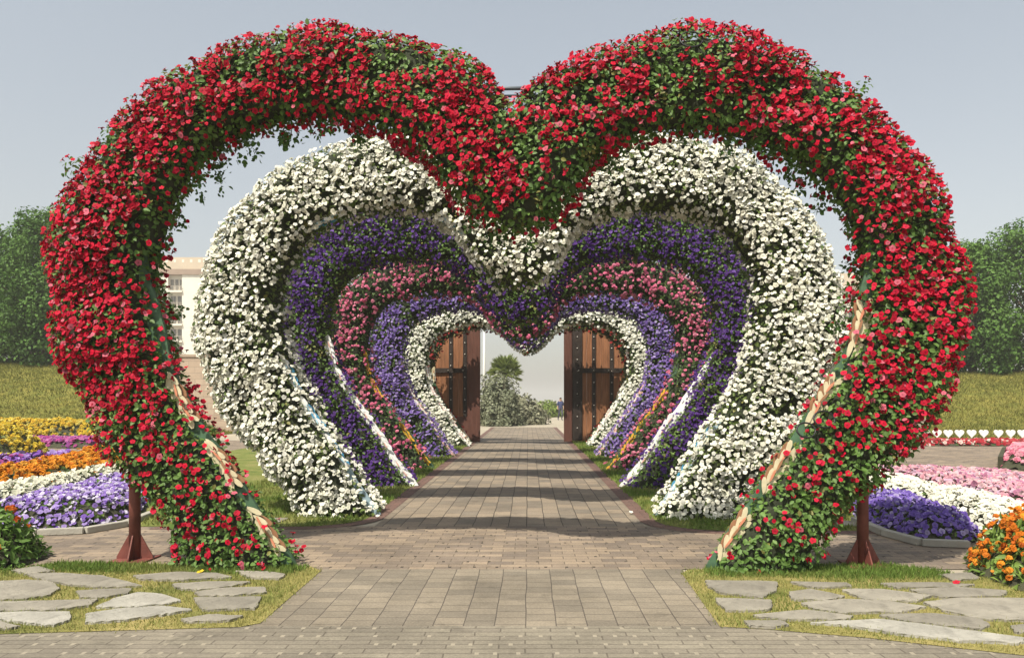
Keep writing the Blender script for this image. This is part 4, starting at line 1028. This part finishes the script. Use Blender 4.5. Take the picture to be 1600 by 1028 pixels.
root = empty('lamp_post', (-4.0, 70, 0)); tag(root, 'tall thin pale lamp post beyond the open gate', 'lamp post')
M_pole = plain('pale_pole', (.62, .61, .57), .5, .05, 2)
bm = bmesh.new(); add_tube(bm, [(0, 0, 0), (0, 0, 4), (0, 0, 7.9)], [.14, .12, .09], 12); bm_obj('pole', bm, M_pole, root)
bm = bmesh.new(); add_tube(bm, [(0, 0, 7.9), (0, 0, 8.0), (0, 0, 8.15), (0, 0, 8.25)], [.11, .24, .22, .06], 12); bm_obj('lamp_head', bm, M_iron, root)

def person(x, y, label, shirt, trousers, skin):
    root = empty('person', (x, y, 0), R(200)); tag(root, label, 'person')
    s = 1.0
    J = {'pel': (0, 0, .93), 'wst': (0, 0, 1.08), 'chs': (0, .0, 1.30), 'nek': (0, .0, 1.46), 'hd0': (0, .02, 1.56), 'hd1': (0, .02, 1.66), 'hd2': (0, .01, 1.73),
         'shl': (-.18, 0, 1.40), 'ell': (-.24, -.03, 1.13), 'wrl': (-.23, .08, .90), 'hal': (-.22, .11, .80),
         'shr': (.18, 0, 1.40), 'elr': (.24, .0, 1.13), 'wrr': (.25, .10, .91), 'har': (.25, .13, .81),
         'hpl': (-.10, 0, .88), 'knl': (-.11, .12, .49), 'anl': (-.11, -.02, .09), 'tol': (-.12, .15, .04),
         'hpr': (.10, 0, .88), 'knr': (.11, .02, .48), 'anr': (.11, -.22, .12), 'tor': (.12, -.06, .04)}
    Rr = dict(pel=.15, wst=.135, chs=.155, nek=.06, hd0=.075, hd1=.098, hd2=.07, shl=.075, ell=.048, wrl=.034, hal=.04, shr=.075, elr=.048, wrr=.034, har=.04, hpl=.095, knl=.062, anl=.045, tol=.038, hpr=.095, knr=.062, anr=.045, tor=.038)
    E = ['pel-wst', 'wst-chs', 'chs-nek', 'nek-hd0', 'hd0-hd1', 'hd1-hd2', 'chs-shl', 'shl-ell', 'ell-wrl', 'wrl-hal', 'chs-shr', 'shr-elr', 'elr-wrr', 'wrr-har', 'pel-hpl', 'hpl-knl', 'knl-anl', 'anl-tol', 'pel-hpr', 'hpr-knr', 'knr-anr', 'anr-tor']
    keys = list(J); me = bpy.data.meshes.new('body'); me.from_pydata([J[k] for k in keys], [tuple(keys.index(q) for q in e.split('-')) for e in E], [])
    o = link(bpy.data.objects.new('body', me), root)
    sk = o.modifiers.new('skin', 'SKIN')
    for i, k in enumerate(keys): me.skin_vertices[0].data[i].radius = (Rr[k], Rr[k]); me.skin_vertices[0].data[i].use_root = (k == 'pel')
    o.modifiers.new('sub', 'SUBSURF').levels = 2
    dg = bpy.context.evaluated_depsgraph_get(); em = bpy.data.meshes.new_from_object(o.evaluated_get(dg)); o.modifiers.clear(); o.data = em
    em.materials.clear()
    for m in (plain('skin', skin, .6, .05), plain('shirt', shirt, .8, .15), plain('trousers', trousers, .85, .15), plain('dark_hair', (.02, .015, .012), .6, .2)): em.materials.append(m)
    for p in em.polygons:
        c = p.center; p.use_smooth = True
        p.material_index = 3 if (c.z > 1.64 or (c.z > 1.54 and c.y < .0)) and abs(c.x) < .12 else (0 if c.z > 1.45 or (abs(c.x) > .19 and c.z < 1.12) else (1 if c.z > .93 else 2))
person(2.45, 58, 'distant person in dark blue walking away on the path beyond the gate', (.05, .06, .14), (.07, .07, .10), (.35, .22, .15))

# ---- little fallen blossoms on the ground
tv, tt, tc_ = petunia(0, .6, 2)
for (px, py), c, lab in (((313, 893), (.70, .50, .04), 'single yellow blossom fallen on the grass below the left arch foot'),
                         ((590, 806), (.78, .77, .70), 'white blossom fallen beside the left foot of the white arch'),
                         ((986, 800), (.78, .77, .70), 'white blossom fallen on the verge edge at the right of the path'),
                         ((1494, 910), (.5, .02, .04), 'red blossom fallen on the flagstones near the right marigold bush')):
    x, y = wp(px, py, .025)
    o = np_mesh('fallen_blossom', tv*np.array([.032, .032, .02]), tt, M_petal, col=np.clip(np.array(c)*tc_[0], 0, 1)); o.location = (x, y, .032); o.rotation_euler = (.3, .2, px)
    tag(o, lab, 'blossom', 'fallen blossoms')

# ------------------------------------------------------------------ dusty air
bm = bmesh.new(); add_box(bm, -1700, 1700, -80, 3100, -1.2, 33); hz_ = bm_obj('haze', bm, bpy.data.materials.new('dusty_air')); tag(hz_, kind='stuff')
hm = hz_.data.materials[0]; hm.use_nodes = True; t = hm.node_tree
t.nodes.remove(t.nodes['Principled BSDF']); pv = t.nodes.new('ShaderNodeVolumePrincipled'); t.links.new(pv.outputs[0], t.nodes['Material Output'].inputs['Volume'])
pv.inputs['Color'].default_value = (.86, .84, .80, 1); pv.inputs['Density'].default_value = .0011; pv.inputs['Anisotropy'].default_value = .0
